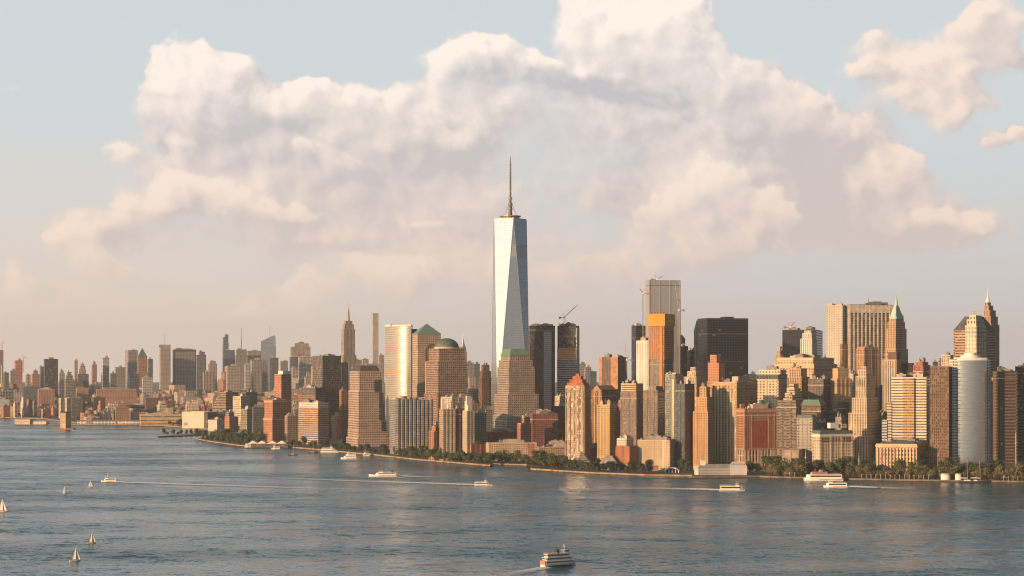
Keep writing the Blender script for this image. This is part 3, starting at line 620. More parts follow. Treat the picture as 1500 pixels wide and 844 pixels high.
# stepped tower with truncated green pyramid
B = bld('office_tower', 'stepped grey-tan stone tower with truncated green copper roof in front of the tallest tower', 'office tower', 724, 744, 789, 528, 3420, 68, fac((.30, .25, .205), wf=.5, hf=.6, refl=.25, glass=(.05, .05, .055)), bay=3.6, floor=4.0,
        tiers=[(610, 1.04, 1.05, 0, 0), (578, 1, 1, 0, 0), (538, .86, .84, .1, -.2), (528, .78, .76, .1, -.25), (521, .66, .62, .2, -.3)], mech=0, par=.5)
hip(B, m_copper, B.top + .35, B.zl(511), 1.0, .74, ov=1.2); 
t = B.tiers[2]
for i in range(4): addbox(B, 'lit_tone_window_stack', fac((.36, .22, .12), wf=.6, hf=.5, glass=(.5, .36, .22), refl=.6, rough=.3), 1.0 * .86, 1.0 * .875, .5 + i * .02, .52 + i * .02, B.zl(575), B.zl(545))  # warm bright glass colour stands in for light in these windows
# dark glass pair behind
B = bld('glass_skyscraper', 'dark reddish glass tower with pale bluish right half, just right of the tallest tower', 'skyscraper', 774, 776, 813, 479, 3830, 78, fac((.06, .05, .055), glass=(.075, .075, .09), wf=.9, hf=.62, refl=.35, rough=.1, blind=.12, wob=.07), bay=3, floor=4.1, tiers=[(478, 1, 1, 0, 0)], mech=2)
addbox(B, 'pale_glass_face', fac((.5, .5, .5), glass=(.42, .45, .49), wf=.92, hf=.6, refl=.4, blind=.1, wob=.06), 1.0, 1.012, .1, .72, 30, B.top - 10); addbox(B, 'crown_louvre', m_mech, -1.01, 1.015, -1.01, 1.01, B.top - 9, B.top - 6)
B = bld('unfinished_tower', 'unfinished tower wrapped in dark netting above orange mesh and bare floors', 'tower under construction', 816, 844, 849, 478, 3800, 24, fac((.42, .38, .34), wf=1, hf=.55, glass=(.07, .075, .085), refl=.3), bay=4, floor=4.2, tiers=[(527, 1, 1, 0, 0), (511, .99, .99, 0, 0, fac((.62, .26, .12), wf=.6, hf=.35, glass=(.2, .1, .06), refl=0)), (478, .97, .97, 0, 0, fac((.045, .032, .034), wf=.9, hf=.8, glass=(.03, .022, .026), refl=.05))], mech=3)
addbox(B, 'hoist_strip', f_blueglass, 1.0, 1.06, -.9, .6, 0, B.top - 3)
t = B.tiers[-1]
for i in range(7): addbox(B, 'bare_column', m_brick, -.85 + i * .27, -.8 + i * .27, -.8, -.7, B.top, B.top + rng.uniform(3, 9))
crane('orange luffing crane on top of the dark netted unfinished tower', 827, 476, 466, 3805, (20, -20)); 
# brick and glass below
B = bld('apartment_tower', 'slim tan tower with dark window stripes and stepped red roof rising from the shore trees', 'apartment tower', 828, 856, 865, 566, 2960, 26, fac((.41, .27, .17), sp=(.10, .065, .05), wf=.5, hf=.62), bay=4.2, floor=3.1, tiers=[(566, 1, 1, 0, 0)], mech=0, pil=0)
for i, (k, y) in enumerate(((.86, 561), (.66, 556), (.42, 551), (.18, 547.5))): addbox(B, 'stepped_roof', plain((.34, .11, .06), .8), -k, k, -k, k, B.top + [0, 5, 10, 15][i], B.zl(y))
for i in range(5): addbox(B, 'balcony_stack', f_brown, -.96 + i * .44, -.86 + i * .44, -1.06, -1.0, 2, B.top - 6)
bld('apartment_block', 'dark red brick block with roof blocks behind the low cream terrace', 'apartment block', 776, 780, 817, 607, 3230, 74, f_red, floor=3.1, mech=4, tank=1)
bld('apartment_block', 'stepped orange brick block on the left flank of the dark red brick block', 'apartment block', 758, 764, 778, 612, 3190, 60, f_orange, floor=3.1, tiers=[(621, 1, 1, 0, 0), (612, .6, .6, .6, .6)], mech=1)
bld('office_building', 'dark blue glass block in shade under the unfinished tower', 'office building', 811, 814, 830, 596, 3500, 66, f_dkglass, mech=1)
bld('office_building', 'small cream stepped block at the foot of the unfinished tower', 'office building', 813, 820, 830, 581, 3620, 50, f_cream, mech=2)
bld('row_building', 'row of low red brick houses half hidden left of the orange brick block', 'row building', 710, 714, 760, 634, 3240, 74, f_red, floor=3.2, mech=4, deep=24)
bld('row_building', 'long low tan building with flat roof behind the shore trees left of the stepped pyramid', 'row building', 786, 789, 868, 656, 3020, 77, f_tan, deep=26, floor=3.4, mech=2)
bld('row_building', 'low brown brick block between the flat tan roof and the slim red roofed tower', 'row building', 800, 803, 832, 652, 3080, 74, f_brown, deep=30, floor=3.4, mech=3)
# -- middle of downtown
f_stripe = fac((.40, .21, .12), sp=(.07, .055, .05), wf=.5, hf=1.0, glass=(.05, .045, .045), refl=.15)
B = bld('office_tower', 'brown tower with broad dark vertical recess and flat top, behind the orange ochre house-topped block', 'office tower', 878, 905, 919, 524, 3700, 24, fac((.17, .11, .085), sp=(.1, .07, .06), wf=.5, hf=.6), mech=2)
addbox(B, 'corner_pier', plain((.40, .21, .12), .8), -1.03, -.68, -1.03, -.8, 0, B.top + 1); addbox(B, 'corner_pier', plain((.40, .21, .12), .8), .25, 1.02, -1.03, -.9, 0, B.top + 1)
crane('pale luffing crane beside the brown tower with the dark recess', 918, 565, 528, 3600, (-3, -28), plain((.42, .3, .2), .7), 1.0)
bld('office_tower', 'slim dark glass tower left of the tall silver slab', 'office tower', 925, 931, 946, 478, 3640, 66, f_dkglass, mech=1)
B = bld('glass_skyscraper', 'tall silver mirrored slab with two cranes, highest building right of the spire tower', 'skyscraper', 946, 951, 997, 411, 3600, 72, fac((.42, .41, .4), glass=(.62, .61, .6), wf=1, hf=.98, refl=.55, rough=.2, blind=0, wob=.02, wrough=.4), bay=2.5, floor=4.2, mech=0, deep=36)
addbox(B, 'roof_slot', m_mech, -.6, .6, -.6, .6, B.top, B.top + .9); addbox(B, 'glass_return', f_blueglass, .2, .9, .985, 1.02, 0, B.top - 30)
crane('crane with raised jib at the left edge of the silver slab', 942, 500, 431, 3560, (-5, -8), plain((.3, .2, .14), .7))
crane('long pale crane mast climbing the right edge of the silver slab', 994, 505, 455, 3560, (-5, -38), plain((.45, .33, .24), .7))
crane('small roof crane with slanting jib on top of the silver slab', 962, 412, 410, 3620, (9, -5), m_mech, .8)
bld('office_tower', 'white tower with dark window grid standing before the silver slab', 'office tower', 932, 950, 962, 500, 3420, 26, fac(WHITE, wf=.45, hf=.55), bay=4.4, floor=4.2, mech=1)
B = bld('unfinished_tower', 'unfinished tower in orange sheeting with yellow safety net round its top', 'tower under construction', 951, 973, 987, 474, 3330, 24, fac((.5, .21, .08), sp=(.4, .16, .07), wf=.7, hf=.5, glass=(.13, .05, .03), refl=0, blind=.15), bay=4, floor=3.6, tiers=[(527, .97, .97, 0, 0, fac((.2, .18, .16), glass=(.12, .12, .13), wf=.75, hf=.7, refl=.4)), (474, 1, 1, 0, 0)], mech=0)
t = B.tiers[-1]; mb = MB(2, 2); mb.box(-B.w / 2 - 1.6, B.w / 2 + 1.6, -B.q / 2 - 1.6, B.q / 2 + 1.6, B.top - 4, B.zl(459.5), bottom=True); mb.build('safety_net', fac((.6, .3, .03), sp=(.45, .21, .02), wf=.55, hf=.6, glass=(.5, .24, .02), refl=0, blind=.0), B.root)
addbox(B, 'hoist_shaft', plain((.62, .2, .05), .7), .5, .78, -1.06, -1.003, 0, B.top - 5)
for i in range(5): addbox(B, 'column_stub', m_brick, -.9 + i * .4, -.8 + i * .4, -.9, -.7, B.zl(459.5), B.zl(459.5) + 2.5)
for z in (B.zl(504), B.zl(497)): addbox(B, 'loading_platform', m_mech, -1.2, -1.0, -.7, -.2, z, z + 1)
bld('office_tower', 'dark navy slab right of the silver slab', 'office tower', 996, 998, 1008, 508, 3600, 70, f_black, mech=1)
B = bld('office_tower', 'thin grey tower with small pointed cap above the dark navy slab', 'office tower', 997, 999, 1002, 497, 4000, 45, f_graypiers, mech=0, deep=16); hip(B, m_copperd, B.top, B.zl(490))
bld('office_tower', 'brown narrow tower left of the big black slab', 'office tower', 1007, 1011, 1017, 514, 3520, 40, f_brown, mech=1)
B = bld('office_tower', 'slim grey gothic tower with green copper crown left of the big black slab', 'office tower', 1015, 1020, 1027, 492, 3680, 45, f_graypiers, tiers=[(510, 1, 1, 0, 0), (486, .75, .75, 0, 0)], mech=0); hip(B, m_copper, B.top, B.zl(469), top=.1)
# behind shore
B = bld('apartment_tower', 'ochre tower with gabled top and dark right flank behind the yellow grid tower', 'apartment tower', 867, 881, 903, 573, 3250, 20, fac((.5, .29, .13), sp=(.15, .1, .06), wf=.55, hf=.6), bay=4, floor=3.2, mech=0)
t = B.tiers[0]; mb = MB(); mb.prism([(-B.w / 2, -B.q / 2), (B.w / 2, -B.q / 2), (B.w / 2, B.q / 2), (-B.w / 2, B.q / 2)], B.top + .31, B.top + 9, top=[(-.5, -B.q / 2), (.5, -B.q / 2), (.5, B.q / 2), (-.5, B.q / 2)]); mb.build('gable_roof', plain((.5, .29, .13), .85), B.root)
addbox(B, 'dark_flank', f_dkglass, 1.0, 1.05, -.9, 1.2, 0, B.zl(571))
bld('apartment_tower', 'bright yellow-tan tower with dense square windows near the waterfront', 'apartment tower', 875, 893, 900, 594, 2960, 24, fac((.56, .37, .17), wf=.5, hf=.52), bay=4.4, floor=3.1, mech=2, tank=1)
bld('apartment_block', 'narrow orange brick block between yellow-tan tower and the brick glass tower', 'apartment block', 899, 906, 911, 604, 3010, 30, f_orange, floor=3.1, mech=1, tank=1)
B = bld('apartment_tower', 'brick and glass tower with grey louvred top, left of its similar neighbour', 'apartment tower', 909, 932, 943, 563, 2950, 22, f_glassbrick, bay=2.4, floor=3.1, tiers=[(575, 1, 1, 0, 0), (563, .97, .97, 0, 0, f_bands)], mech=2)
B = bld('apartment_tower', 'brick and glass tower with dark plant box on roof, right of its similar neighbour', 'apartment tower', 942, 963, 976, 573, 2900, 22, f_glassbrick, bay=2.4, floor=3.1, mech=0); addbox(B, 'mechanical_penthouse', m_mech, -.4, .7, -.8, .6, B.top, B.zl(566))
addbox(B, 'glazed_flank', f_greenglass, 1.0, 1.04, -.98, .98, 0, B.top - 2)
B = bld('apartment_tower', 'greenish glass tower with rounded pale glass edge and dark top', 'apartment tower', 974, 989, 1000, 549, 2860, 24, f_greenglass, bay=2.2, floor=3.2, mech=1)
mb = MB(1.6, 3.2); mb.cone((B.w / 2 - 2, -B.q / 2 + 2), 5.2, 5.2, 0, B.top - 6, 14); mb.build('rounded_edge', fac((.3, .28, .22), glass=(.34, .36, .3), wf=.9, hf=.7, refl=.55, rough=.2, blind=.3), B.root)
B = bld('apartment_tower', 'dark shore tower, bluish glass on its left half and red brown brick on the right', 'apartment tower', 990, 1003, 1017, 564, 2800, 40, fac((.08, .085, .09), glass=(.12, .145, .16), wf=.85, hf=.7, refl=.5, blind=.2), bay=2.4, floor=3.1, mech=2)
addbox(B, 'brick_flank', fac((.20, .09, .065), wf=.5, hf=.5), 1.0, 1.06, -1.01, 1.0, 0, B.top + 1.5, 3.2, 3.1)
B = bld('apartment_block', 'broad cream apartment slab with lit window grid by the shore', 'apartment block', 934, 981, 996, 646, 2790, 20, fac((.54, .42, .28), wf=.5, hf=.52), bay=3.6, floor=3.1, mech=3)
mb = MB(3.2, 3.1); mb.cone((B.w / 2 - 7, -B.q / 2 + 6.4), 7.2, 7.2, 0, B.top, 16); mb.build('rounded_corner', fac((.6, .48, .33), wf=.45, hf=.5), B.root)
B = bld('apartment_block', 'orange brick block with white upper storey left of the broad cream slab', 'apartment block', 902, 922, 935, 655, 2790, 40, fac((.42, .16, .07), wf=.5, hf=.5), bay=4.2, floor=3.4, tiers=[(655, 1, 1, 0, 0), (644, .7, .8, -1, .2, f_white)], mech=1)
bld('row_building', 'low brick terrace with pale roof blocks behind the stepped pyramid', 'row building', 836, 842, 905, 657, 2990, 72, f_brick, deep=28, floor=3.3, mech=5)
bld('row_building', 'low brown terrace with dark roof left of the orange brick block', 'row building', 876, 880, 904, 645, 3060, 70, f_brown, deep=22, mech=2)
# stepped six sided pyramid museum
r = tag(empty('museum', (PX(851, 2860), 2875, LAND)), 'small museum with stepped pyramid roof among the shore trees', 'museum')
hexa = lambda k: [(k * cos(pi / 3 * i + .3), k * sin(pi / 3 * i + .3)) for i in range(6)]
mb = MB(3, 3); mb.prism(hexa(17), -1, 8); mb.build('wall', m_stone, r)
for i in range(6):
    mb = MB(); k = 16.8 - i * 2.6; z = 8 + i * 2.35; mb.prism(hexa(k), z + .4, z + 1.5, top=hexa(k * .97), bottom=True); mb.prism(hexa(k * .82), z - .5, z + 2.36, 1); mb.build('roof_step', [plain((.56, .47, .38), .8), m_mech], r)  # darker risers put the shade of the gaps into colour
r = tag(empty('pavilion', (PX(892, 2790), 2800, LAND)), 'grey tiered pavilion with overhanging flat roofs right of the stepped pyramid', 'pavilion')
mb = MB(3, 3); mb.box(-10, 10, -7, 7, -1, 9); mb.build('wall', f_grey, r)
for i in range(3): mb = MB(); k = 13 - i * 3.2; mb.box(-k, k, -k * .7, k * .7, 9 + i * 3.6, 10 + i * 3.6, bottom=True); mb.box(-k * .8, k * .8, -k * .55, k * .55, 10 + i * 3.6, 12.6 + i * 3.6); mb.build('roof_tier', plain((.33, .3, .27), .8), r)
r = tag(empty('pavilion', (PX(985, 2715), 2725, LAND)), 'small white arched waterfront pavilion with open bays', 'pavilion')
mb = MB(); n = 12
arch = [(-10 * cos(pi * i / n), 2 + 5.5 * sin(pi * i / n)) for i in range(n + 1)]
for (xa, za), (xb, zb_) in zip(arch, arch[1:]): mb.face([(xa, -5, za), (xb, -5, zb_), (xb, 6, zb_), (xa, 6, za)]); mb.face([(xa, -5, za - .01), (xa * .86, -5, za * .8), (xb * .86, -5, zb_ * .8), (xb, -5, zb_ - .01)])
mb.build('arched_roof', m_white, r); mb = MB()
for i in range(5): mb.box(-9 + i * 4.3, -8 + i * 4.3, -4.5, -3.5, -.5, 4.5)
mb.build('column', m_white, r); mb = MB(); mb.box(-8, 8, 0, 5, -.5, 5); mb.build('wall', m_dark, r)
r = tag(empty('kiosk', (PX(955, 2760), 2770, LAND)), 'low reddish kiosk with shaded front between trees left of the white arched pavilion', 'kiosk')
mb = MB(); mb.box(-9, 9, -5, 5, -.5, 7); mb.build('wall', plain((.3, .17, .11), .85), r); mb = MB(); mb.box(-10, 10, -7.5, 6, 7, 7.8, bottom=True); mb.build('roof', m_roofl, r)
# -- black slab and the ochre group
B = bld('office_tower', 'huge black steel slab tower with small box on its roof', 'office tower', 1022, 1036, 1096, 467, 3500, 75, f_black, bay=5, floor=4.4, mech=0, deep=40)
addbox(B, 'mechanical_penthouse', m_dark, -.5, .5, .0, .42, B.top, B.zl(463.5)); addbox(B, 'roof_slab', m_dark, -1.01, 1.01, -1.01, 1.01, B.top - 2, B.top)
for z in (B.zl(490), B.zl(489), B.zl(530)): addbox(B, 'louvre_band', plain((.06, .058, .06), .5), -1.004, 1.006, -1.004, 1.004, z, z + 1.2)
B = bld('office_tower', 'bright orange brown stepped tower in front of the big black slab', 'office tower', 1037, 1053, 1062, 535, 3150, 24, fac((.46, .22, .12), wf=.4, hf=.5), tiers=[(560, 1.1, 1.1, 0, 0), (533, 1, 1, 0, 0), (521, .6, .6, -.6, 0)], mech=0)
bld('office_tower', 'grey-beige old tower with domed cap left of the orange brown stepped tower', 'office tower', 1002, 1020, 1033, 553, 3200, 30, f_piers, tiers=[(553, 1, 1, 0, 0), (545, .7, .7, 0, 0), (539, .4, .4, 0, 0)], mech=0)
B = bld('office_tower', 'ochre stepped slim tower with glowing left face and dark right side near the fireboat pier', 'office tower', 1015, 1037, 1046, 604, 2800, 24, fac((.52, .3, .14), wf=.44, hf=.5), bay=4, floor=3.5, tiers=[(604, 1, 1, 0, 0), (583, .72, .8, .3, 0), (568, .45, .6, .3, 0)], mech=1)
B = bld('office_tower', 'tan office block with tall window bays and shadow falling across its upper floors', 'office tower', 1043, 1079, 1108, 561, 2830, 27, fac((.52, .37, .2), sp=(.4, .28, .16), wf=.5, hf=.6), bay=4.6, floor=3.7, mech=2, tank=1, cornice=plain((.5, .33, .18), .8))
addbox(B, 'mechanical_penthouse', m_stone, .3, .8, -.6, .4, B.top, B.top + 9)
B = bld('office_building', 'ornate brick block with red centre bays, pale arcaded base and roof cornice by the park', 'office building', 1079, 1091, 1139, 600, 2760, 66, fac((.37, .18, .10), wf=.5, hf=.55), bay=3.9, floor=3.6, mech=3, tank=1, cornice=plain((.42, .27, .17), .8))
addbox(B, 'red_bays', fac((.34, .075, .04), sp=(.3, .07, .04), wf=.5, hf=.5, glass=(.16, .05, .035)), 1.0, 1.012, -.56, .38, B.zl(657), B.zl(617), 3.9, 3.6)
for k in (-.95, -.6, .42, .78): addbox(B, 'pilaster', plain((.48, .25, .13), .8), 1.0, 1.03, k, k + .05, B.zl(658), B.zl(606))
addbox(B, 'stone_base', fac((.5, .38, .26), wf=.55, hf=.9, glass=(.03, .03, .03)), -1.02, 1.02, -1.02, 1.02, -1, B.zl(658), 4.2, 9)
for i in range(11): addbox(B, 'arcade_pier', plain((.56, .43, .3), .8), 1.02, 1.05, -1 + i * .195, -.94 + i * .195, 0, B.zl(660))
for i in range(6): addbox(B, 'roof_block', rng.choice([m_brick, m_stone, m_mech, m_copperd]), -.7 + (i % 2) * .7, -.3 + (i % 2) * .7, -.9 + i * .3, -.7 + i * .3, B.top, B.top + rng.uniform(4, 13))
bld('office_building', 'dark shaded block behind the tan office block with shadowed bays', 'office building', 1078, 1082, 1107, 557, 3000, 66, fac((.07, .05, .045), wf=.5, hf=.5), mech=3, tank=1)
# fireboat pier house
D = 2660; r = tag(empty('pier_house', (PX(1056, D), D + 12, LAND)), 'long white pier house with green roof and slim clock tower at its seaward end', 'pier house')
x0, x1, xt = PX(1019, D) - PX(1056, D), PX(1094, D) - PX(1056, D), PX(1031, D) - PX(1056, D)
mb = MB(3, 4); mb.box(x0 + 4, x1, -8, 8, -1, 9); mb.build('wall', fac((.38, .38, .37), wf=.5, hf=.62), r)
mb = MB(); mb.prism([(x0 + 3, -9), (x1 + 1, -9), (x1 + 1, 9), (x0 + 3, 9)], 9, 14, top=[(x0 + 8, -.5), (x1 - 4, -.5), (x1 - 4, .5), (x0 + 8, .5)], bottom=True); mb.build('roof', plain((.22, .25, .24), .8), r)
mb = MB(3, 4); mb.box(x1 - 22, x1 + .5, -9.2, 9.2, -1, 12); mb.prism([(x1 - 22, -9.2), (x1 + .5, -9.2), (x1 + .5, 9.2), (x1 - 22, 9.2)], 12, 17, top=[(x1 - 18, -.5), (x1 - 5, -.5), (x1 - 5, .5), (x1 - 18, .5)]); mb.build('landward_block', fac((.55, .53, .5), wf=.35, hf=.55), r)
mb = MB(3, 4); mb.box(x0, x0 + 12, -6.5, 6.5, -1, 8); mb.prism([(x0 - 1, -7.2), (x0 + 13, -7.2), (x0 + 13, 7.2), (x0 - 1, 7.2)], 8, 12, top=[(x0 - 1, -.3), (x0 + 13, -.3), (x0 + 13, .3), (x0 - 1, .3)], bottom=True); mb.build('seaward_gable', m_white, r)
mb = MB(); mb.box(xt - 2.9, xt + 2.9, -2.9, 2.9, 4, 19); mb.build('clock_tower', m_white, r); mb = MB(); mb.cone((xt, 0), 4.3, .1, 19, 27, 4, ang=pi / 4); mb.build('tower_roof', plain((.3, .27, .22), .8), r)
mb = MB(); mb.cone((xt, 0), .1, .1, 25, 28, 5); mb.build('finial', m_dark, r)
mb = MB(); [mb.bar((xt + 1.4 * cos(a_) , -2.98, 16.5 + 1.4 * sin(a_)), (xt + 1.4 * cos(a_ + .53), -2.98, 16.5 + 1.4 * sin(a_ + .53)), .22) for a_ in [i * pi / 6 for i in range(12)]]; mb.build('clock_dial', m_dark, r)
# -- right of the gap
B = bld('office_tower', 'pale tower with white window grid and dark top storey, right of the black slab', 'office tower', 1107, 1140, 1154, 550, 3000, 24, fac((.6, .5, .36), wf=.52, hf=.5), bay=5, floor=4.2, tiers=[(557, 1, 1, 0, 0), (550, .98, .98, 0, 0, fac((.09, .12, .11), wf=.7, hf=.8)), (543, .95, .6, -.2, .4)], mech=1)
B = bld('office_tower', 'broad black box tower with tiny crane, behind the white art deco shaft', 'office tower', 1146, 1196, 1205, 484, 3520, 14, f_black, bay=5, floor=4.4, mech=2)
crane('tiny reddish crane on the broad black box tower', 1157, 483, 480, 3525, (8, -8))
B = bld('office_tower', 'white art deco shaft with stepped shoulders in front of the broad black box', 'office tower', 1170, 1190, 1199, 545, 3200, 26, f_shaft, bay=3.4, floor=3.8, tiers=[(548, 1.15, 1.2, 0, 0), (497, .85, .85, .2, 0), (489, .68, .7, .2, 0), (485, .5, .55, .2, 0)], mech=0, par=.8)
B = bld('office_tower', 'small turret with flared square cap left of the white art deco shaft', 'office tower', 1136, 1143, 1148, 515, 3260, 28, f_tan, mech=0, tiers=[(520, 1, 1, 0, 0), (514, .7, .7, 0, 0)]); hip(B, m_stone, B.top + 3.5, B.zl(507.5), .8, .9); addbox(B, 'cap_neck', m_stone, -.4, .4, -.4, .4, B.top, B.top + 4)
B = bld('office_building', 'wide ornate beige block with cornice and arched top storey below the white art deco shaft', 'office building', 1134, 1192, 1226, 527, 3150, 27, fac((.56, .42, .26), wf=.5, hf=.6), bay=4.8, floor=4.6, tiers=[(534, 1, 1, 0, 0), (525, .9, .9, 0, 0)], mech=3, cornice=plain((.56, .42, .27), .8))
bld('office_tower', 'white gridded tower left of the wide columned slab, with a rounded plan', 'office tower', 1210, 1234, 1241, 448, 3480, 26, fac((.58, .52, .44), wf=.5, hf=.55), bay=4.4, floor=4.2, mech=2)
# columned slab
B = bld('office_tower', 'wide pale slab tower with tall continuous columns between dark windows', 'office tower', 1241, 1245, 1309, 447, 3480, 73, fac((.14, .125, .11), sp=(.28, .25, .21), wf=.9, hf=.6, refl=.2), bay=3.4, floor=4.2, mech=2, deep=34, pil=0)
nq = 11
for i in range(nq + 1): addbox(B, 'column', plain((.60, .52, .43), .7), 1.0, 1.07, -1 + 2 * i / nq - .03, -1 + 2 * i / nq + .03, 0, B.top + .6)
for i in range(6): addbox(B, 'column', plain((.60, .52, .43), .7), -.98 + i * .36, -.9 + i * .36, -1.03, -1.0, 0, B.top + .6)
addbox(B, 'crown_band', plain((.52, .44, .36), .7), -1.002, 1.04, -1.002, 1.0, B.zl(458), B.top); mb = MB(); mb.bar((0, -4, B.top), (0, -4, B.zl(437)), .6); mb.build('antenna', m_steel, B.root)
bld('office_tower', 'brown narrow slab wedged before the left edge of the columned slab', 'office tower', 1231, 1234, 1242, 505, 3350, 66, plain((.22, .13, .08), .8), mech=0)
bld('office_tower', 'brown brick tower with flat top and lit left half in front of the columned slab', 'office tower', 1254, 1266, 1288, 512, 3080, 60, fac((.40, .235, .14), sp=(.33, .19, .11), wf=.45, hf=.55), tiers=[(512, 1, 1, 0, 0), (509.5, .9, .9, 0, 0)], mech=1)
bld('office_tower', 'tan blank-walled stepped block with sunlit side right of the street of shadows', 'office tower', 1217, 1226, 1246, 548, 2960, 62, fac((.52, .36, .2), wf=.3, hf=.4), bay=5, tiers=[(556, 1, 1, 0, 0), (541, .85, .8, 0, 0)], mech=1)
bld('office_building', 'small cream setback block between the tan stepped block and the brown brick tower', 'office building', 1243, 1250, 1258, 549, 3040, 40, f_cream, tiers=[(560, 1.1, 1.1, 0, 0), (549, 1, 1, 0, 0)], mech=1)
bld('office_building', 'tan brick building with arched crest and pier shadows left of the small dark block', 'office building', 1153, 1174, 1185, 545, 2960, 25, fac((.46, .31, .18), sp=(.34, .2, .11), wf=.5, hf=.6), tiers=[(553, 1, 1, 0, 0), (541, .8, .8, 0, 0)], mech=1, tank=1)
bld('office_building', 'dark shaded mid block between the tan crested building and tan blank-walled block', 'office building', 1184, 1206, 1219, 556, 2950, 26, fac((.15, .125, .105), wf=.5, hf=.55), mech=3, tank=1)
bld('office_building', 'white terraced building with banded setbacks below the tan crested building', 'office building', 1149, 1164, 1176, 574, 2880, 26, f_bands, tiers=[(585, 1.1, 1.1, 0, 0), (577, .95, .95, 0, 0), (570, .75, .75, 0, 0), (564, .5, .6, 0, 0)], mech=0)
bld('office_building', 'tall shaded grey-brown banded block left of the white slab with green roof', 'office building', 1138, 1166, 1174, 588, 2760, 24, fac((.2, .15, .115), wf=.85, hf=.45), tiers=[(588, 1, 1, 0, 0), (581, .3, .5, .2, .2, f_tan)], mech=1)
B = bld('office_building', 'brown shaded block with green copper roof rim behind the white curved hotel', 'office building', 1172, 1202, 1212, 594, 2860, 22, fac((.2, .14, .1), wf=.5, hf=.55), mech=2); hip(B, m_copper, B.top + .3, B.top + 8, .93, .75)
B = bld('office_building', 'plain white slab with green copper roof and few windows, in shade', 'office building', 1167, 1190, 1195, 613, 2710, 20, fac((.36, .325, .28), wf=.35, hf=.4), bay=5, mech=0); hip(B, m_copperd, B.top + .3, B.zl(608), 1, .9)
bld('office_building', 'low windowless grey block between park trees and the plain white slab', 'office building', 1146, 1170, 1178, 660, 2680, 20, plain((.3, .235, .18), .85), mech=0)
B = bld('office_building', 'white beaux-arts block with arched top windows, lit left corner and green roof edge', 'office building', 1190, 1201, 1249, 636, 2680, 64, fac((.62, .5, .36), wf=.42, hf=.55), bay=4.2, floor=4.2, mech=0, cornice=m_white)
hip(B, m_copperd, B.top + .3, B.zl(631), 1, .92); addbox(B, 'roof_block', m_white, -.5, .3, -.2, .3, B.zl(628), B.zl(620)); addbox(B, 'roof_block', f_cream, -.6, .4, .45, .8, B.zl(628), B.zl(622))
for i in range(11): addbox(B, 'arched_window', plain((.06, .045, .035), .4), 1.0, 1.012, -.9 + i * .17, -.82 + i * .17, B.zl(648), B.zl(641))
for i, (x_, y_, d_, fc) in enumerate(((1206, 620, 2850, f_dgrey), (1222, 604, 2880, f_dgrey), (1232, 612, 2800, f_grey), (1212, 600, 3000, f_brown), (1236, 590, 2950, f_dgrey))):
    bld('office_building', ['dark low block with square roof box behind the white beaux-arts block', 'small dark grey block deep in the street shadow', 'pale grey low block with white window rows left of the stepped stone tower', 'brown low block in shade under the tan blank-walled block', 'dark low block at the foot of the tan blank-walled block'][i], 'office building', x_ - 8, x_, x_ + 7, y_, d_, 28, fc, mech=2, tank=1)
B = bld('office_tower', 'big stepped stone tower with setbacks and small dark domed lantern on top', 'office tower', 1243, 1270, 1291, 607, 2740, 28, fac((.47, .37, .26), sp=(.36, .29, .2), wf=.45, hf=.58), bay=3.8, floor=3.8, tiers=[(640, 1.12, 1.1, 0, 0), (606, 1, 1, 0, 0), (584, .8, .8, 0, 0), (552, .58, .62, .1, 0), (543, .44, .48, .1, 0), (538, .28, .3, .1, 0)], mech=0, par=1)
t = B.tiers[-1]; mb = MB(); mb.lathe((t[0], t[1]), [(2.2, B.top), (2.2, B.top + 5), (2.6, B.top + 5.5), (1.4, B.top + 8), (.3, B.top + 11), (.1, B.top + 14)], 12); mb.build('domed_lantern', m_dark, B.root)
for i in range(5): addbox(B, 'tall_window', m_dark, -.42 + i * .2, -.34 + i * .2, -.625, -.618, B.zl(566), B.zl(556))
# green pyramid tower
B = bld('office_tower', 'slender tower with pointed pale green copper pyramid and needle', 'office tower', 1298, 1312, 1328, 480, 3440, 45, fac((.50, .33, .2), sp=(.36, .23, .14), wf=.5, hf=.6), bay=3.4, floor=3.7, tiers=[(512, 1.12, 1.12, 0, 0), (482, 1, 1, 0, 0), (472, .85, .85, 0, 0), (467, .72, .72, 0, 0)], mech=0, par=.8)
mg = plain((.34, .52, .42), .6, var=.15, scale=.3); hip(B, mg, B.top + .3, B.zl(447), .98, .28, ov=.3); mb = MB(); mb.lathe((0, 0), [(3.4, B.zl(447.5)), (2.2, B.zl(440)), (.8, B.zl(436)), (.25, B.zl(428))], 8); mb.build('spire', mg, B.root)
for sx in (-1, 1):
    for sy in (-1, 1): mb = MB(); t = B.tiers[-1]; mb.cone((sx * t[2] * .9, sy * t[3] * .9), 2, .2, B.top, B.top + 9, 4); mb.build('corner_pinnacle', mg, B.root)
bld('office_tower', 'pale piered tower with dark box on its roof in front of the green pyramid tower', 'office tower', 1293, 1313, 1320, 528, 2960, 26, f_piers, tiers=[(528, 1, 1, 0, 0), (517, .62, .8, .9, 0, plain((.12, .075, .05), .8))], mech=0)
bld('office_tower', 'small dark glass tower right of the pale piered tower', 'office tower', 1318, 1330, 1339, 533, 3000, 30, f_dkglass, mech=0)
bld('office_building', 'red brown brick building with castle-like top behind the beige banded tower', 'office building', 1338, 1352, 1363, 536, 2960, 30, fac((.3, .1, .06), wf=.5, hf=.5), tiers=[(536, 1, 1, 0, 0), (531.5, .75, .75, 0, 0)], mech=2)
B = bld('office_tower', 'bright beige banded tower with stepped left side and plain centre bay', 'office tower', 1306, 1357, 1363, 554, 2720, 14, fac((.66, .56, .42), wf=1.0, hf=.42, glass=(.13, .13, .12), refl=.3), bay=3, floor=3.8, mech=3, pil=0)
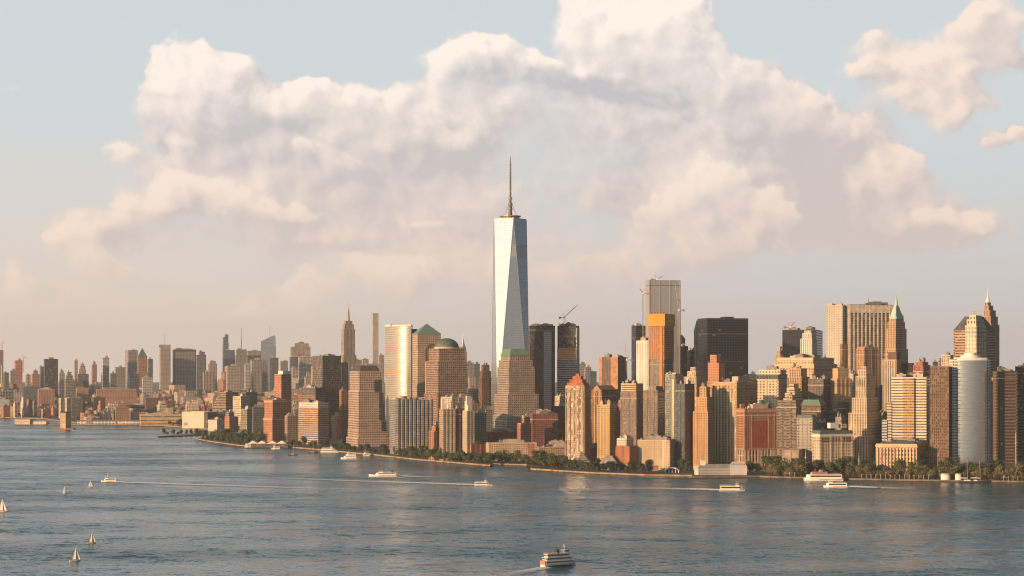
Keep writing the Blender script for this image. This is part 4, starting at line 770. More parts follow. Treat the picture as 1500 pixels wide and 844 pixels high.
addbox(B, 'stepped_wing', fac((.62, .53, .4), wf=1, hf=.42, glass=(.1, .12, .12), refl=.3), -1.25, -1.0, -1.02, .6, 0, B.zl(590), 3, 3.8); addbox(B, 'stepped_wing', fac((.5, .48, .42), wf=1, hf=.5, glass=(.1, .17, .18), refl=.35), -1.55, -1.25, -1.04, .5, 0, B.zl(616), 3, 3.8)
addbox(B, 'centre_bay', fac((.50, .34, .18), wf=.8, hf=.4, blind=.5), -.34, .3, -1.045, -1.0, 0, B.top + .2, 3, 3.8)
B = bld('custom_house', 'low ornate stone building with sunlit front and shadowed colonnaded side above the park trees', 'public building', 1283, 1343, 1362, 652, 2620, 18, fac((.6, .42, .26), wf=.35, hf=.5), bay=4, floor=5.2, mech=2, cornice=plain((.6, .43, .28), .8), pil=0); hip(B, m_copperd, B.top + .3, B.top + 3.4, .9, .8)
for i in range(12): addbox(B, 'half_column', plain((.62, .45, .3), .8), -.92 + i * .16, -.88 + i * .16, -1.03, -1.0, 6, B.top - 4)
bld('office_tower', 'brown gridded office slab with dark shaded right side beside the curved mirror tower', 'office tower', 1362, 1390, 1402, 538, 2640, 18, fac((.20, .125, .08), sp=(.15, .09, .06), wf=.6, hf=.55, glass=(.06, .04, .03), refl=.25, blind=.3), bay=2.6, floor=3.8, mech=0, pil=0)
bld('office_building', 'small cream block with yellow roof box rising above the brown gridded slab', 'office building', 1379, 1392, 1398, 521, 3300, 26, f_cream, tiers=[(521, 1, 1, 0, 0)], mech=1)
# curved mirror tower
D = 2640; r = tag(empty('glass_skyscraper', (PX(1428, D), D + 24, LAND)), 'curved blue-grey mirror glass tower with white ladder-like edges above the park', 'skyscraper'); zl = lambda py: PZ(py, 2640) - LAND
hw = PX(1450, D) - PX(1428, D); n = 20; hL = PX(1428, D) - PX(1407, D)
arc = [(-hL + (hw + hL) * i / n, -14 + 4.6 * ((2 * i / n - 1) ** 2)) for i in range(n + 1)]
mb = MB(2.6, 5.2); mb.prism(arc + [(hw, 18), (-hL, 18)], 0, zl(528), 0, 1, curved=True); mb.build('mirror_glass', [fac((.2, .22, .24), glass=(.46, .5, .53), wf=.94, hf=.84, refl=.75, rough=.14, blind=0, wob=.018, wrough=.4), m_roof], r)
mb = MB(); mb.prism([(x * 1.01, y * 1.01) for x, y in arc] + [(hw, 18), (-hL, 18)], zl(528) + .01, zl(524), curved=True); mb.build('parapet', m_white, r)
for sx, nm in ((-1, 'edge'), (1, 'edge')):
    x0_, x1_ = ((-hL - 6.5, -hL) if sx < 0 else (hw, hw + 5)); mb = MB(2.6, 3.9); mb.box(x0_, x1_, -4.6, 16, -1, zl(526)); mb.build('ladder_edge', fac((.72, .67, .6), wf=.62, hf=.5, glass=(.03, .035, .04)), r)
mb = MB(); mb.cone((0, 2), 13, 13, zl(524), zl(520.5), 24); mb.cone((0, 2), 8, 8, zl(520.5), zl(517), 20); mb.build('roof_drum', m_white, r)
# stone crowned tower with dark roofs
B = bld('office_tower', 'broad stone tower with dark sloping shoulder roofs behind the curved mirror tower', 'office tower', 1397, 1426, 1457, 484, 3080, 45, fac((.42, .28, .17), wf=.9, hf=.5, glass=(.05, .04, .04)), bay=3.6, floor=4.2, mech=0, par=.5); hip(B, plain((.09, .085, .085), .6), B.top + .2, B.zl(463), 1, .45)
B = bld('office_tower', 'pale carved stone tower top with arched windows rising in front of the dark sloping roofs', 'office tower', 1414, 1430, 1444, 478, 2960, 40, fac((.66, .55, .42), wf=.4, hf=.65), bay=5, floor=6, tiers=[(478, 1, 1, 0, 0), (469, .85, .85, 0, 0), (463, .6, .6, 0, 0)], mech=0)
mb = MB(); h0 = B.top; t = B.tiers[-1]
for i in range(5):
    for j in range(2): mb.bar((-t[2] + i * t[2] / 2, (j - .5) * 6, h0), (-t[2] + i * t[2] / 2, (j - .5) * 6, h0 + 9), .25)
for k in (3, 6, 9): mb.bar((-t[2], -3, h0 + k), (t[2], -3, h0 + k), .25); mb.bar((-t[2], 3, h0 + k), (t[2], 3, h0 + k), .25)
mb.build('scaffold', m_steel, B.root)
# gothic spire tower
B = bld('office_tower', 'slim gothic brown stone skyscraper with tapering crown and white needle, far right', 'office tower', 1439, 1452, 1464, 484, 3480, 42, fac((.40, .25, .15), sp=(.26, .16, .1), wf=.45, hf=.6), bay=3.2, floor=3.7, tiers=[(476, 1, 1, 0, 0), (464, .86, .86, -.6, 0), (455, .7, .7, -.8, 0), (448, .52, .52, -1, 0), (443, .36, .36, -1.1, 0)], mech=0, par=.8)
t = B.tiers[-1]; mb = MB(); mb.lathe((t[0], t[1]), [(4.4, B.top), (3.2, B.top + 5), (1.6, B.zl(436)), (.7, B.zl(432)), (.15, B.zl(419))], 8); mb.build('spire', m_white, B.root)
B = bld('office_tower', 'dark brown tower with sunlit-toned horizontal window bands at the right edge of the shore', 'office tower', 1455, 1459, 1490, 545, 2640, 74, fac((.085, .058, .045), wf=1, hf=.42, glass=(.28, .17, .11), refl=.35, rough=.3, blind=.35), bay=3.4, floor=4.2, mech=2, deep=30)  # warm glass colour stands in for sunlight on the bands
addbox(B, 'dark_bay', f_black, 1.0, 1.02, -1.0, -.18, 0, B.top + .5)
bld('office_tower', 'very dark slab cut by the right edge of the view', 'office tower', 1487, 1490, 1512, 538, 2700, 76, fac((.10, .062, .045), wf=.85, hf=.5, glass=(.03, .03, .035), refl=.2), bay=3, floor=4.1, mech=1)
r = tag(empty('terminal', (PX(1477, 2600), 2610, LAND)), 'low white domed building in front of the dark banded tower at right', 'building'); mb = MB(3, 4); mb.box(-8, 8, -6, 6, -1, 6); mb.build('wall', f_white, r); mb = MB(); mb.lathe((0, 0), [(8 * cos(i * pi / 12), 6 + 4 * sin(i * pi / 12)) for i in range(7)], 16); mb.build('dome', m_white, r)

# ------------------------------------------------------------------ the far skyline, left to right
def far(name, label, xl, xr, yt, D, f, tiers=None, a=70, lit=1.5, mech=1, cat=None, roofm=None, **k):
    return bld(name, label, cat or name.replace('_', ' '), xl, xl + lit, xr, yt, D, a, f, tiers=tiers, mech=mech, par=0, bay=k.pop('bay', 6), floor=k.pop('floor', 5.5), deep=40, roofm=roofm, **k)
OT = 'office_tower'
g1 = fac((.18, .18, .19), wf=.7, hf=.6, refl=.25); g2 = fac((.31, .28, .265), wf=.5, hf=.6, refl=.15); g3 = fac((.43, .35, .3), wf=.5, hf=.6); g4 = fac((.1, .12, .15), wf=.9, hf=.6, refl=.4, glass=(.1, .13, .17)); g5 = fac((.36, .2, .14), wf=.5, hf=.5); g6 = fac((.5, .47, .44), wf=.6, hf=.6, refl=.25)  # pink and grey walls lightened, some distance haze put into their colour
B = far('unfinished_tower', 'thin unfinished tower with white hoist strip at the left edge of the far skyline', -4, 5, 513, 7900, fac((.3, .2, .17), wf=.5, hf=.5), mech=0, cat='tower under construction'); addbox(B, 'hoist_strip', m_white, 1.0, 1.06, .0, .5, 0, B.zl(535))
crane('faint crane above the thin unfinished tower at the left edge', 3, 513, 505, 7900, (4, -6))
B = far('unfinished_tower', 'reddish unfinished tower with crane, second from the left edge of the far skyline', 21, 33, 528, 7700, fac((.5, .2, .13), wf=.5, hf=.5), cat='tower under construction'); crane('faint crane right of the reddish unfinished tower', 34, 545, 524, 7700, (-3, -3))
far(OT, 'pale grey far tower left of the reddish unfinished tower', 14, 25, 543, 7500, g2)
far(OT, 'small grey far tower right of the thin unfinished tower', 5, 13, 546, 7400, g4)
far(OT, 'pinkish far block with stepped roof left of the big dark blue slab', 46, 58, 545, 7300, g5, tiers=[(548, 1, 1, 0, 0), (543, .6, .6, 0, 0)])
far(OT, 'small brown far tower right of the reddish unfinished tower with crane', 37, 45, 549, 7400, g3)
far(OT, 'narrow blue grey far tower touching the left side of the big dark blue slab', 58, 64, 537, 7600, g4)
B = far(OT, 'big dark blue far slab with small reddish roof box, broadest tower of the left skyline', 64, 85, 526, 7000, fac((.035, .045, .06), wf=.8, hf=.7, refl=.3), mech=0); addbox(B, 'mechanical_penthouse', m_redp, -.4, .5, -.3, .4, B.top, B.zl(523.5))
far(OT, 'brown far tower touching the right side of the big dark blue slab', 86, 95, 543, 7500, g3, tiers=[(547, 1, 1, 0, 0), (543, .7, .7, 0, 0)])
far(OT, 'pale stepped far block with dark bands right of the big dark blue slab', 95, 108, 548, 7100, fac((.3, .29, .28), wf=1, hf=.5), tiers=[(555, 1, 1, 0, 0), (550, .75, .8, 0, 0), (545, .4, .5, 0, 0)])
far(OT, 'slim pinkish far tower, left of a round shouldered one', 108, 114, 528, 7800, g3)
far(OT, 'round shouldered beige far tower between two slim ones', 116, 126, 538, 7800, g3, tiers=[(541, 1, 1, 0, 0), (536, .8, .8, 0, 0), (533, .5, .5, 0, 0)])
far(OT, 'low dark grey far block under the round shouldered beige tower', 113, 130, 548, 7200, g1)
far(OT, 'slim brown far tower with pointed top left of the whitish pair', 134, 142, 534, 7800, g5, tiers=[(534, 1, 1, 0, 0), (530, .5, .5, 0, 0)])
far(OT, 'whitish far tower with lit left side standing alone', 148, 160, 524, 7900, g6, lit=3)
far(OT, 'dark low far tower right of the whitish lone tower', 161, 170, 547, 7500, g1)
far(OT, 'grey far block with pale top left of the tall flat-roofed tower', 168, 184, 538, 7700, g2)
far(OT, 'tall flat-roofed grey far tower with lit left edge', 183, 202, 513, 8000, g2, lit=5)
B = far(OT, 'pinkish far tower with pointed dark pyramid roof', 200, 217, 530, 7600, g5, tiers=[(545, 1, 1, 0, 0), (523, .85, .85, 0, 0)], mech=0); hip(B, m_copperd, B.top, B.zl(510))
far(OT, 'grey blue far tower right of the pointed pyramid roof', 216, 224, 526, 7700, g4)
far(OT, 'pale squat far block below the pointed pyramid roof', 208, 224, 553, 7000, g6)
far(OT, 'grey green squat far block left of the pyramid roofed tower', 188, 204, 548, 7200, g2)
B = far(OT, 'tall pinkish grey far tower with thin mast, left of the broad grey slab', 233, 250, 509, 8700, g3, lit=2, mech=0, bay=4); mb = MB(); mb.bar((0, 0, B.top), (0, 0, B.zl(488)), 1.0); mb.build('mast', m_steel, B.root)
for sx in (-1, 1): addbox(B, 'screen_wall', g3, sx * .98 - .02, sx * .98 + .02, -1, 1, B.top, B.zl(505))
B = far(OT, 'broad grey far slab with dark frame, widest of the midtown towers', 253, 287, 512, 8170, fac((.24, .225, .215), wf=.55, hf=.6, refl=.1), mech=2, a=74); addbox(B, 'dark_side', m_dark, -1.01, 1.012, -1.01, -.86, 0, B.top); addbox(B, 'dark_side', m_dark, -1.01, 1.012, .9, 1.01, 0, B.top); addbox(B, 'roof_band', m_dark, -1.01, 1.013, -.86, .9, B.zl(515), B.top)
far(OT, 'grey far tower close behind the right side of the broad grey slab', 287, 302, 517, 8500, g1, tiers=[(520, 1, 1, 0, 0), (515.5, .6, .6, .4, .4)])
far(OT, 'brown stepped far tower right of the broad grey slab', 305, 318, 529, 8200, g3, tiers=[(533, 1, 1, 0, 0), (529, .75, .75, 0, 0)])
far(OT, 'striped beige far tower lower in front of the brown stepped tower', 297, 314, 545, 7600, fac((.4, .33, .28), sp=(.2, .17, .15), wf=.5, hf=.6))
far(OT, 'thin tall bluish far tower with stepped top above the midtown cluster', 326, 335, 497, 10050, g4, tiers=[(503, 1, 1, 0, 0), (494, .9, .9, 0, 0), (490, .6, .6, .8, .8)], mech=0)
far(OT, 'grey blue far tower below the thin tall bluish tower', 326, 344, 513, 8900, g4)
B = far(OT, 'grey far tower with a tall striped mast', 344, 363, 513, 8900, g2, tiers=[(520, 1, 1, 0, 0), (512, .85, .85, 0, 0)]); mb = MB(); mb.bar((0, 0, B.top), (0, 0, B.zl(497)), 2.2); mb.bar((0, 0, B.zl(497)), (0, 0, B.zl(480)), 1.1); mb.build('mast', m_steel, B.root)
far(OT, 'brownish broad far tower between the masted tower and the glass wedge', 361, 383, 514, 9000, g3)
D = 8930; r = tag(empty('glass_skyscraper', (PX(393, D), D, LAND)), 'crystal shaped far glass tower with slanting top and thin mast', 'skyscraper'); zl = lambda py: PZ(py, 8930) - LAND; hw = PX(403, D) - PX(393, D)
mb = MB(4, 5); P_ = [(-hw, -20), (hw, -20), (hw, 25), (-hw, 25)]; mb.prism(P_, -1, zl(506), cap=False)
T_ = [zl(500), zl(491), zl(494), zl(503)]
for i in range(4): a_, b_ = P_[i], P_[(i + 1) % 4]; mb.face([(*a_, zl(506)), (*b_, zl(506)), (*b_, T_[(i + 1) % 4]), (*a_, T_[i])], [(0, 0), (8, 0), (8, 3), (0, 3)])
mb.face([(*P_[i], T_[i]) for i in range(4)]); mb.build('glass_shaft', f_blueglass, r); mb = MB(); mb.bar((hw * .2, 5, zl(498)), (hw * .2, 5, zl(478)), 1); mb.build('mast', m_steel, r)
far(OT, 'greenish far block right of the crystal shaped glass tower', 394, 408, 524, 8300, f_greenglass)
far(OT, 'dark far tower in front of the crystal shaped glass tower', 381, 392, 528, 8000, g2)
far(OT, 'pale far tower with notched top between the crystal tower and the spired skyscraper', 425, 455, 508, 9300, g3, tiers=[(508, 1, 1, 0, 0), (503, .7, .7, .4, .4)], mech=2)
far(OT, 'broad pale blue far block below the notched pale tower', 424, 440, 523, 8600, g4)
far(OT, 'wide light grey far block left of the teal edged tower', 437, 459, 523, 8400, g6)
far(OT, 'slim beige far tower in front of the wide light grey block', 427, 437, 538, 7600, g3)
far(OT, 'cream stepped far tower left of the teal edged tower', 446, 458, 548, 7000, g3, tiers=[(552, 1, 1, 0, 0), (546, .6, .6, .5, 0)])
far(OT, 'brown far tower right of the crystal tower, shoulder high', 410, 422, 529, 8200, g2)
far(OT, 'pale apartment tower with dark side in front of the midtown towers', 331, 351, 536, 7300, g3, lit=2)
far(OT, 'small white far tower between beige slabs under the masts', 358, 367, 534, 7600, g6)
far(OT, 'beige broad far slab below the masted tower', 329, 345, 537, 7900, g3)
far(OT, 'brown far office slab with lit left edge below the crystal tower', 366, 384, 527, 7900, g2, lit=3)
# the two famous far spires and the pencil tower
B = bld('office_tower', 'far stepped stone skyscraper with tall central needle, famous silhouette left of the pencil tower', 'skyscraper', 500, 504, 520, 482, 8270, 62, fac((.46, .34, .25), sp=(.26, .2, .16), wf=.45, hf=1), bay=6, floor=5, tiers=[(520, 1.25, 1.2, 0, 0), (482, 1, 1, 0, 0), (475, .84, .84, 0, 0), (470, .62, .62, 0, 0)], mech=0, par=0)
t = B.tiers[-1]; mb = MB(); mb.lathe((t[0], t[1]), [(7, B.top), (5.2, B.zl(457)), (4.2, B.zl(455)), (2.6, B.zl(453)), (1.3, B.zl(452)), (.9, B.zl(446)), (.3, B.zl(440))], 10); mb.build('spire', plain((.4, .3, .23), .6), B.root)
B = bld('office_tower', 'very thin square pencil tower taller than all far neighbours', 'skyscraper', 545, 546.5, 554.5, 459, 10100, 74, fac((.52, .45, .4), wf=.6, hf=.62, glass=(.12, .12, .13)), bay=5, floor=5, mech=0, par=0)
B = bld('office_tower', 'far skyscraper with bright pointed steel spire right of the domed tower', 'skyscraper', 672, 674, 684, 523, 9050, 66, g2, bay=5, floor=5, tiers=[(530, 1.3, 1.3, 0, 0), (515, 1, 1, 0, 0), (508, .8, .8, 0, 0)], mech=0, par=0)
t = B.tiers[-1]; mb = MB(); mb.lathe((t[0], t[1]), [(12, B.top), (8, B.zl(504)), (4, B.zl(499)), (1.4, B.zl(495)), (.3, B.zl(488))], 12); mb.build('spire', plain((.42, .4, .38), .4, metal=.5), B.root)
for i, (xl, xr, yt, D_, f_, lb) in enumerate(((682, 694, 531, 8400, g2, 'hazy grey far tower right of the pointed steel spire'), (693, 703, 533, 8200, g4, 'hazy bluish far tower left of the dark art deco tower'), (686, 697, 552, 7000, g3, 'pinkish far block low in the gap right of the domed tower'), (520, 530, 527, 8800, g2, 'grey far tower right of the needle skyscraper'), (530, 540, 526, 8900, g3, 'pale far tower left of the pencil tower'), (554, 563, 520, 9000, g3, 'pale far tower between pencil tower and golden curved tower'), (535, 556, 533, 8100, g6, 'hazy light block at the foot of the pencil tower'), (512, 524, 540, 7500, g4, 'hazy blue block just below and right of the needle skyscraper'))):
    far(OT, lb, xl, xr, yt, D_, f_)
for i, (xl, xr, yt, D_, f_, lb) in enumerate(((846, 858, 533, 6800, g3, 'pinkish hazy far tower right of the netted unfinished tower, left of three'), (856, 866, 538, 6600, g2, 'grey hazy far tower right of the netted unfinished tower, middle of three'), (863, 874, 544, 6400, g4, 'bluish hazy far tower right of the netted unfinished tower, right of three'),
    (1095, 1108, 548, 5200, g4, 'bluish far block in the gap right of the big black slab'), (1366, 1374, 530, 5600, g4, 'hazy blue far tower left of the small cream block'), (1374, 1381, 528, 5900, g6, 'pale hazy far tower peeping left of the small cream block'), (1206, 1214, 522, 4600, g2, 'grey tower edge between the black box and the rounded white tower'))):
    far(OT, lb, xl, xr, yt, D_, f_)

# ------------------------------------------------------------------ west side riverfront blocks
def pier_shed(name, label, xl, xr, yt, yb, D, f, deep=30, roofm=None, **k):
    return bld(name, label, name.replace('_', ' '), xl, xl + .1, xr, yt, D, 80, f, deep=deep, mech=k.pop('mech', 0), roofm=roofm, z0=k.pop('z0', LAND), **k)
B = bld('warehouse', 'long low tan pier warehouse with window strip, on the far riverside', 'warehouse', 206, 206, 270, 608, 4980, 76, fac((.5, .36, .21), wf=.9, hf=.3, glass=(.12, .09, .07)), bay=8, floor=9, mech=2)
B = bld('warehouse', 'big plain white cube building with dark right side on the far riverside', 'warehouse', 267, 299, 311, 604, 4780, 18, plain((.62, .52, .4), .85, var=.06), mech=0, roofm=m_roofl); addbox(B, 'window_strip', m_mech, -.85, -.5, -1.01, -1.0, 6, 13); addbox(B, 'dark_side', fac((.12, .11, .11), wf=.8, hf=.5), 1.0, 1.3, -.95, 1.5, 0, B.top - 1)
B = bld('school_building', 'low white wavy-walled school block right of the white cube building', 'building', 305, 318, 329, 616, 4560, 30, plain((.52, .45, .35), .85), mech=1)
bld('office_building', 'dark long block behind the low white school block', 'office building', 311, 313, 330, 604, 4850, 76, f_dgrey, mech=1)
B = bld('office_tower', 'brown ziggurat shaped office block with its right half in shade', 'office tower', 313, 331, 349, 575, 5300, 34, fac((.3, .21, .15), wf=1, hf=.45), tiers=[(597, 1.1, 1.1, 0, 0), (590, .95, 1, .9, 0), (583, .8, 1, 1, 0), (575, .62, 1, 1, 0)], mech=1, bay=5, floor=5)
bld('office_building', 'sunlit pale cream office block right of the brown ziggurat block', 'office building', 341, 353, 366, 581, 5000, 24, fac((.6, .47, .32), wf=1, hf=.35), bay=4, floor=4.5, mech=1)
bld('apartment_tower', 'dark brown ribbed tower behind the sunlit cream office block', 'apartment tower', 354, 360, 377, 575, 5200, 48, fac((.22, .13, .1), sp=(.1, .07, .06), wf=.5, hf=.6), mech=2)
bld('apartment_block', 'grey stepped apartment block left of the orange twin block', 'apartment block', 353, 362, 372, 600, 4420, 40, fac((.32, .27, .2), wf=.6, hf=.6), tiers=[(618, 1.2, 1.2, 0, 0), (600, 1, 1, 0, 0)], mech=1)
bld('apartment_block', 'dark shaded apartment block touching the left side of the orange twin block', 'apartment block', 369, 371, 387, 597, 4350, 70, f_dgrey, mech=2)
bld('apartment_block', 'small orange brick block on the riverside right of the white cube building', 'apartment block', 329, 336, 349, 611, 4500, 50, f_orange, tiers=[(611, 1, 1, 0, 0), (605, .5, .6, -1, 0, f_grey)], mech=1)
bld('apartment_tower', 'tall cream riverside slab with dark neighbour on its right, far left shore', 'apartment tower', 173, 182, 185, 592, 5500, 24, fac((.58, .5, .36), wf=.5, hf=.6), mech=1)
bld('office_building', 'long dark riverside block right of the tall cream slab', 'office building', 184, 186, 212, 594, 5500, 76, fac((.13, .12, .115), wf=.6, hf=.6), mech=2)
bld('office_building', 'teal screened block left of the tall cream slab', 'office building', 166, 168, 174, 591, 5600, 70, plain((.08, .15, .17), .6), mech=1)
bld('apartment_tower', 'pair-like cream tower with round front behind the tan ventilation tower, left one', 'apartment tower', 86, 89, 93, 584, 5700, 45, f_cream, mech=0); bld('apartment_tower', 'pair-like cream tower with round front behind the tan ventilation tower, right one', 'apartment tower', 94, 98, 104, 584, 5700, 45, f_cream, mech=0)
bld('apartment_block', 'long grey block right of the two cream round fronted towers', 'apartment block', 104, 105, 121, 584, 5750, 74, f_dgrey, mech=1)
bld('apartment_block', 'orange stepped brick tower glowing near the long grey pier shed', 'apartment block', 142, 147, 152, 600, 5450, 40, f_orange, tiers=[(604, 1.3, 1.3, 0, 0), (594, .8, .8, 0, 0), (588, .5, .5, 0, 0)], mech=0)
bld('apartment_tower', 'tall dark and orange apartment tower left behind the stepped orange tower', 'apartment tower', 134, 137, 154, 583, 5750, 62, fac((.15, .1, .085), wf=.5, hf=.6), mech=2)
bld('apartment_tower', 'white ship-shaped building with curved front near the left edge', 'apartment tower', 30, 34, 38, 583, 5900, 40, f_white, tiers=[(605, 1.5, 1.2, 0, 0), (590, 1, 1, 0, 0), (583, .6, .6, 0, 0)], mech=0)
bld('apartment_tower', 'brown riverside tower next to the white ship-shaped building', 'apartment tower', 39, 42, 48, 586, 5880, 50, f_brick, mech=0)
bld('apartment_tower', 'pale blue-white tower right of the brown riverside tower', 'apartment tower', 48, 50, 54, 588, 5900, 50, f_white, mech=1)
bld('office_building', 'pale framed block with big open grid front at the left edge', 'office building', -6, 0, 20, 573, 6150, 62, fac((.42, .38, .3), wf=.7, hf=.7), bay=9, floor=9, mech=1)
bld('office_building', 'white slanted block below the pale framed block at the left edge', 'office building', -8, -5, 14, 586, 6000, 68, plain((.5, .5, .48), .8), mech=1)
for i, (xl, xr, yt, D_, lb) in enumerate(((2, 15, 595, 5850, 'low orange brick riverside block nearest the left edge'), (60, 72, 600, 5800, 'low orange brick riverside block midway between the left edge and the ventilation tower'), (75, 82, 598, 5800, 'low cream and orange riverside block just left of the ventilation tower'), (19, 25, 592, 5850, 'small white-topped riverside block second from the left edge'))):
    bld('apartment_block', lb, 'apartment block', xl, xl + 3, xr, yt, D_, 55, f_orange if i < 3 else f_cream, mech=1)
bld('office_building', 'dark blue low long block in front of the reddish far towers', 'office building', 32, 34, 58, 567, 6600, 74, g4, mech=1)
bld('apartment_block', 'wide brown apartment wall in front of the pointed pyramid tower', 'apartment block', 140, 142, 200, 571, 6500, 76, g5, mech=5, bay=5)
bld('apartment_block', 'tall pink brown block with white roof house under the big dark blue slab', 'apartment block', 55, 57, 80, 571, 6400, 74, g5, mech=2, bay=5)
bld('apartment_block', 'long brick block with stepped roof right of the low dark grey far block', 'apartment block', 111, 113, 130, 569, 6550, 72, g5, mech=2)
bld('warehouse', 'long dark roofed low building with teal roof behind the tan pier warehouse', 'warehouse', 212, 214, 239, 584, 5700, 76, fac((.14, .07, .06), wf=.4, hf=.5), mech=0, roofm=m_copper)

# ventilation tower standing in the river
D = WD(629); r = tag(empty('ventilation_tower', (PX(96, D), D, 0)), 'square tan brick ventilation tower standing in the river by the far piers', 'tower'); s_ = D / F
mb = MB(5, 12); mb.box(-7.2 * s_, 7.2 * s_, -7 * s_, 7 * s_, 2, PZ(605, D)); o = mb.build('wall', fac((.52, .38, .24), wf=.42, hf=.85, glass=(.2, .14, .1), blind=0), r); o.rotation_euler.z = radians(-32); o.scale = (.78, .78, 1)
mb = MB(); mb.box(-7.4 * s_, 7.4 * s_, -7.2 * s_, 7.2 * s_, PZ(605, D) + .02, PZ(603.4, D)); o = mb.build('roof', m_roofd, r); o.rotation_euler.z = radians(-32); o.scale = (.78, .78, 1)
mb = MB(); mb.box(-16 * s_, 13 * s_, -8 * s_, 9 * s_, -.6, 2.6); mb.build('platform', m_brick, r)
# pier sheds and the long breakwater
D = WD(623); r = tag(empty('pier_shed', (PX(44, D), D, 0)), 'white pier shed with sloping roof at the far left waterfront', 'pier shed'); s_ = D / F
mb = MB(8, 6); mb.box(-23 * s_, 24 * s_, -14, 40, -.6, 2.2); mb.build('platform', m_quay, r)
mb = MB(8, 6); mb.box(-21 * s_, 1 * s_, -10, 34, 2.2, PZ(614.5, D)); mb.box(1 * s_ + .1, 24 * s_, -4, 34, 2.2, PZ(617, D)); mb.build('wall', fac((.66, .58, .46), wf=.8, hf=.4, glass=(.4, .34, .27), refl=0), r)
mb = MB(); mb.box(-22 * s_, 1.5 * s_, -11, 35, PZ(614.5, D), PZ(614.5, D) + 1.2, bottom=True); mb.build('roof', m_roofl, r)
D = WD(623.5); r = tag(empty('pier_shed', (PX(155, D), D + 30, 0)), 'very long low grey pier shed right of the ventilation tower', 'pier shed'); s_ = D / F
mb = MB(9, 7); mb.box(-88 * s_, 52 * s_, -10, 30, -.6, 2.4); mb.build('platform', m_quay, r); mb = MB(9, 7); mb.box(-46 * s_, 46 * s_, 0, 28, 2.4, 11); mb.build('wall', fac((.5, .49, .47), wf=.7, hf=.4), r); mb = MB(); mb.box(-46.5 * s_, 46.5 * s_, -1, 29, 11, 12.3, bottom=True); mb.build('roof', m_roof, r)
D = WD(629); mb = MB(); s_ = D / F; mb.box(PX(108, D), PX(232, D), D, D + 9, -.6, 1.6); tag(mb.build('breakwater', m_quay), 'low stone breakwater running in front of the long grey pier shed', 'breakwater')
D = WD(641); s_ = D / F; mb = MB(); mb.prism([(PX(231, D), D), (PX(300, WD(637)), WD(637) - 60), (PX(304, WD(634)), WD(634) - 60), (PX(236, D), D + 70)], -.6, 2.6); tag(mb.build('park_pier', m_quay), 'long low park pier with a few trees jutting into the river', 'pier')

# ------------------------------------------------------------------ the sea of small blocks between the river and midtown
FILL = []
def small_block(x, D, w, d, h, f, roof, rot, label, group):
    """one irregular block: two to four joined volumes of different height with roof huts and a tank"""
    mb = MB(5.0, 4.2); n = rng.choice((1, 2, 2, 3)); cuts = sorted([-.5] + [rng.uniform(-.3, .3) for _ in range(n - 1)] + [.5])
    for k in range(n):
        a_, b_ = cuts[k] * w, cuts[k + 1] * w - .02
        if b_ - a_ < 4: continue
        hh = h * rng.uniform(.6, 1.0) if n > 1 else h; y0 = -d / 2 + rng.uniform(0, .2) * d; mb.box(a_, b_, y0, d / 2, -1, hh, 0, 1)
        if rng.random() < .35: mb.box(a_ + (b_ - a_) * .2, b_ - (b_ - a_) * .15, y0 + d * .2, d / 2 - d * .1, hh, hh * rng.uniform(1.12, 1.35), 0, 1)
        for _ in range(rng.choice((1, 1, 2))):
            c_, e_ = rng.uniform(a_ + 2, b_ - 2), rng.uniform(y0 + 3, d * .3); s_ = rng.uniform(1.6, 4.5); mb.box(c_ - s_, c_ + s_, e_ - s_, e_ + s_, hh, hh + rng.uniform(3, 7), rng.choice((0, 2, 2)), 1)
        if rng.random() < .4: c_, e_ = rng.uniform(a_, b_), rng.uniform(y0, 0); mb.cone((c_, e_), 2.3, 2.2, hh + 1, hh + 7, 8, 3); mb.cone((c_, e_), 2.6, .1, hh + 7, hh + 9, 8, 3)
    o = mb.build('city_block', [f, roof, m_stone, m_tank]); o.location = (x, D, LAND); o.rotation_euler.z = rot
    return tag(o, label, 'building', group)
KIND = [((f_brick, f_red, f_orange, g5), 'small reddish brick block in the hazy low city between far river and midtown towers', 'small red brick city blocks'),
        ((f_tan, f_beige, f_cream, g3), 'small pale stone block in the hazy low city between far river and midtown towers', 'small pale stone city blocks'),
        ((f_grey, g2, g1, f_dgrey), 'small grey block in the hazy low city between far river and midtown towers', 'small grey city blocks')]
def fill_blocks(px0, px1, D0, D1, step, hmin, hmax, wmin, wmax, skip=.08):
    D = D0; n = 0
    while D < D1:
        x, xe = PX(px0, D), PX(px1, D); x += rng.uniform(0, 20)
        while x < xe:
            w = rng.uniform(wmin, wmax)
            if rng.random() > skip:
                k = rng.choices((0, 1, 2), (.36, .40, .24))[0]; fs, lb, gr = KIND[k]
                h = rng.uniform(hmin, hmax) * (1.0 if rng.random() < .8 else 1.5)
                small_block(x + w / 2, D + rng.uniform(-step * .2, step * .2), w, step * rng.uniform(.4, .62), h, rng.choice(fs), rng.choice([m_roof, m_roofl, m_roof]), radians(rng.uniform(12, 26)), lb, gr); n += 1
            x += w + rng.uniform(3, 16)
        D += step
    return n
n = fill_blocks(-6, 128, 6000, 6350, 150, 14, 30, 22, 46)
n += fill_blocks(120, 400, 5150, 5850, 105, 12, 36, 17, 38)
n += fill_blocks(-6, 470, 6650, 7000, 160, 22, 44, 36, 62)
n += fill_blocks(200, 470, 5900, 6550, 150, 22, 48, 26, 52)
n += fill_blocks(-6, 480, 7250, 8000, 250, 40, 74, 46, 80)
NBLOCKS = n
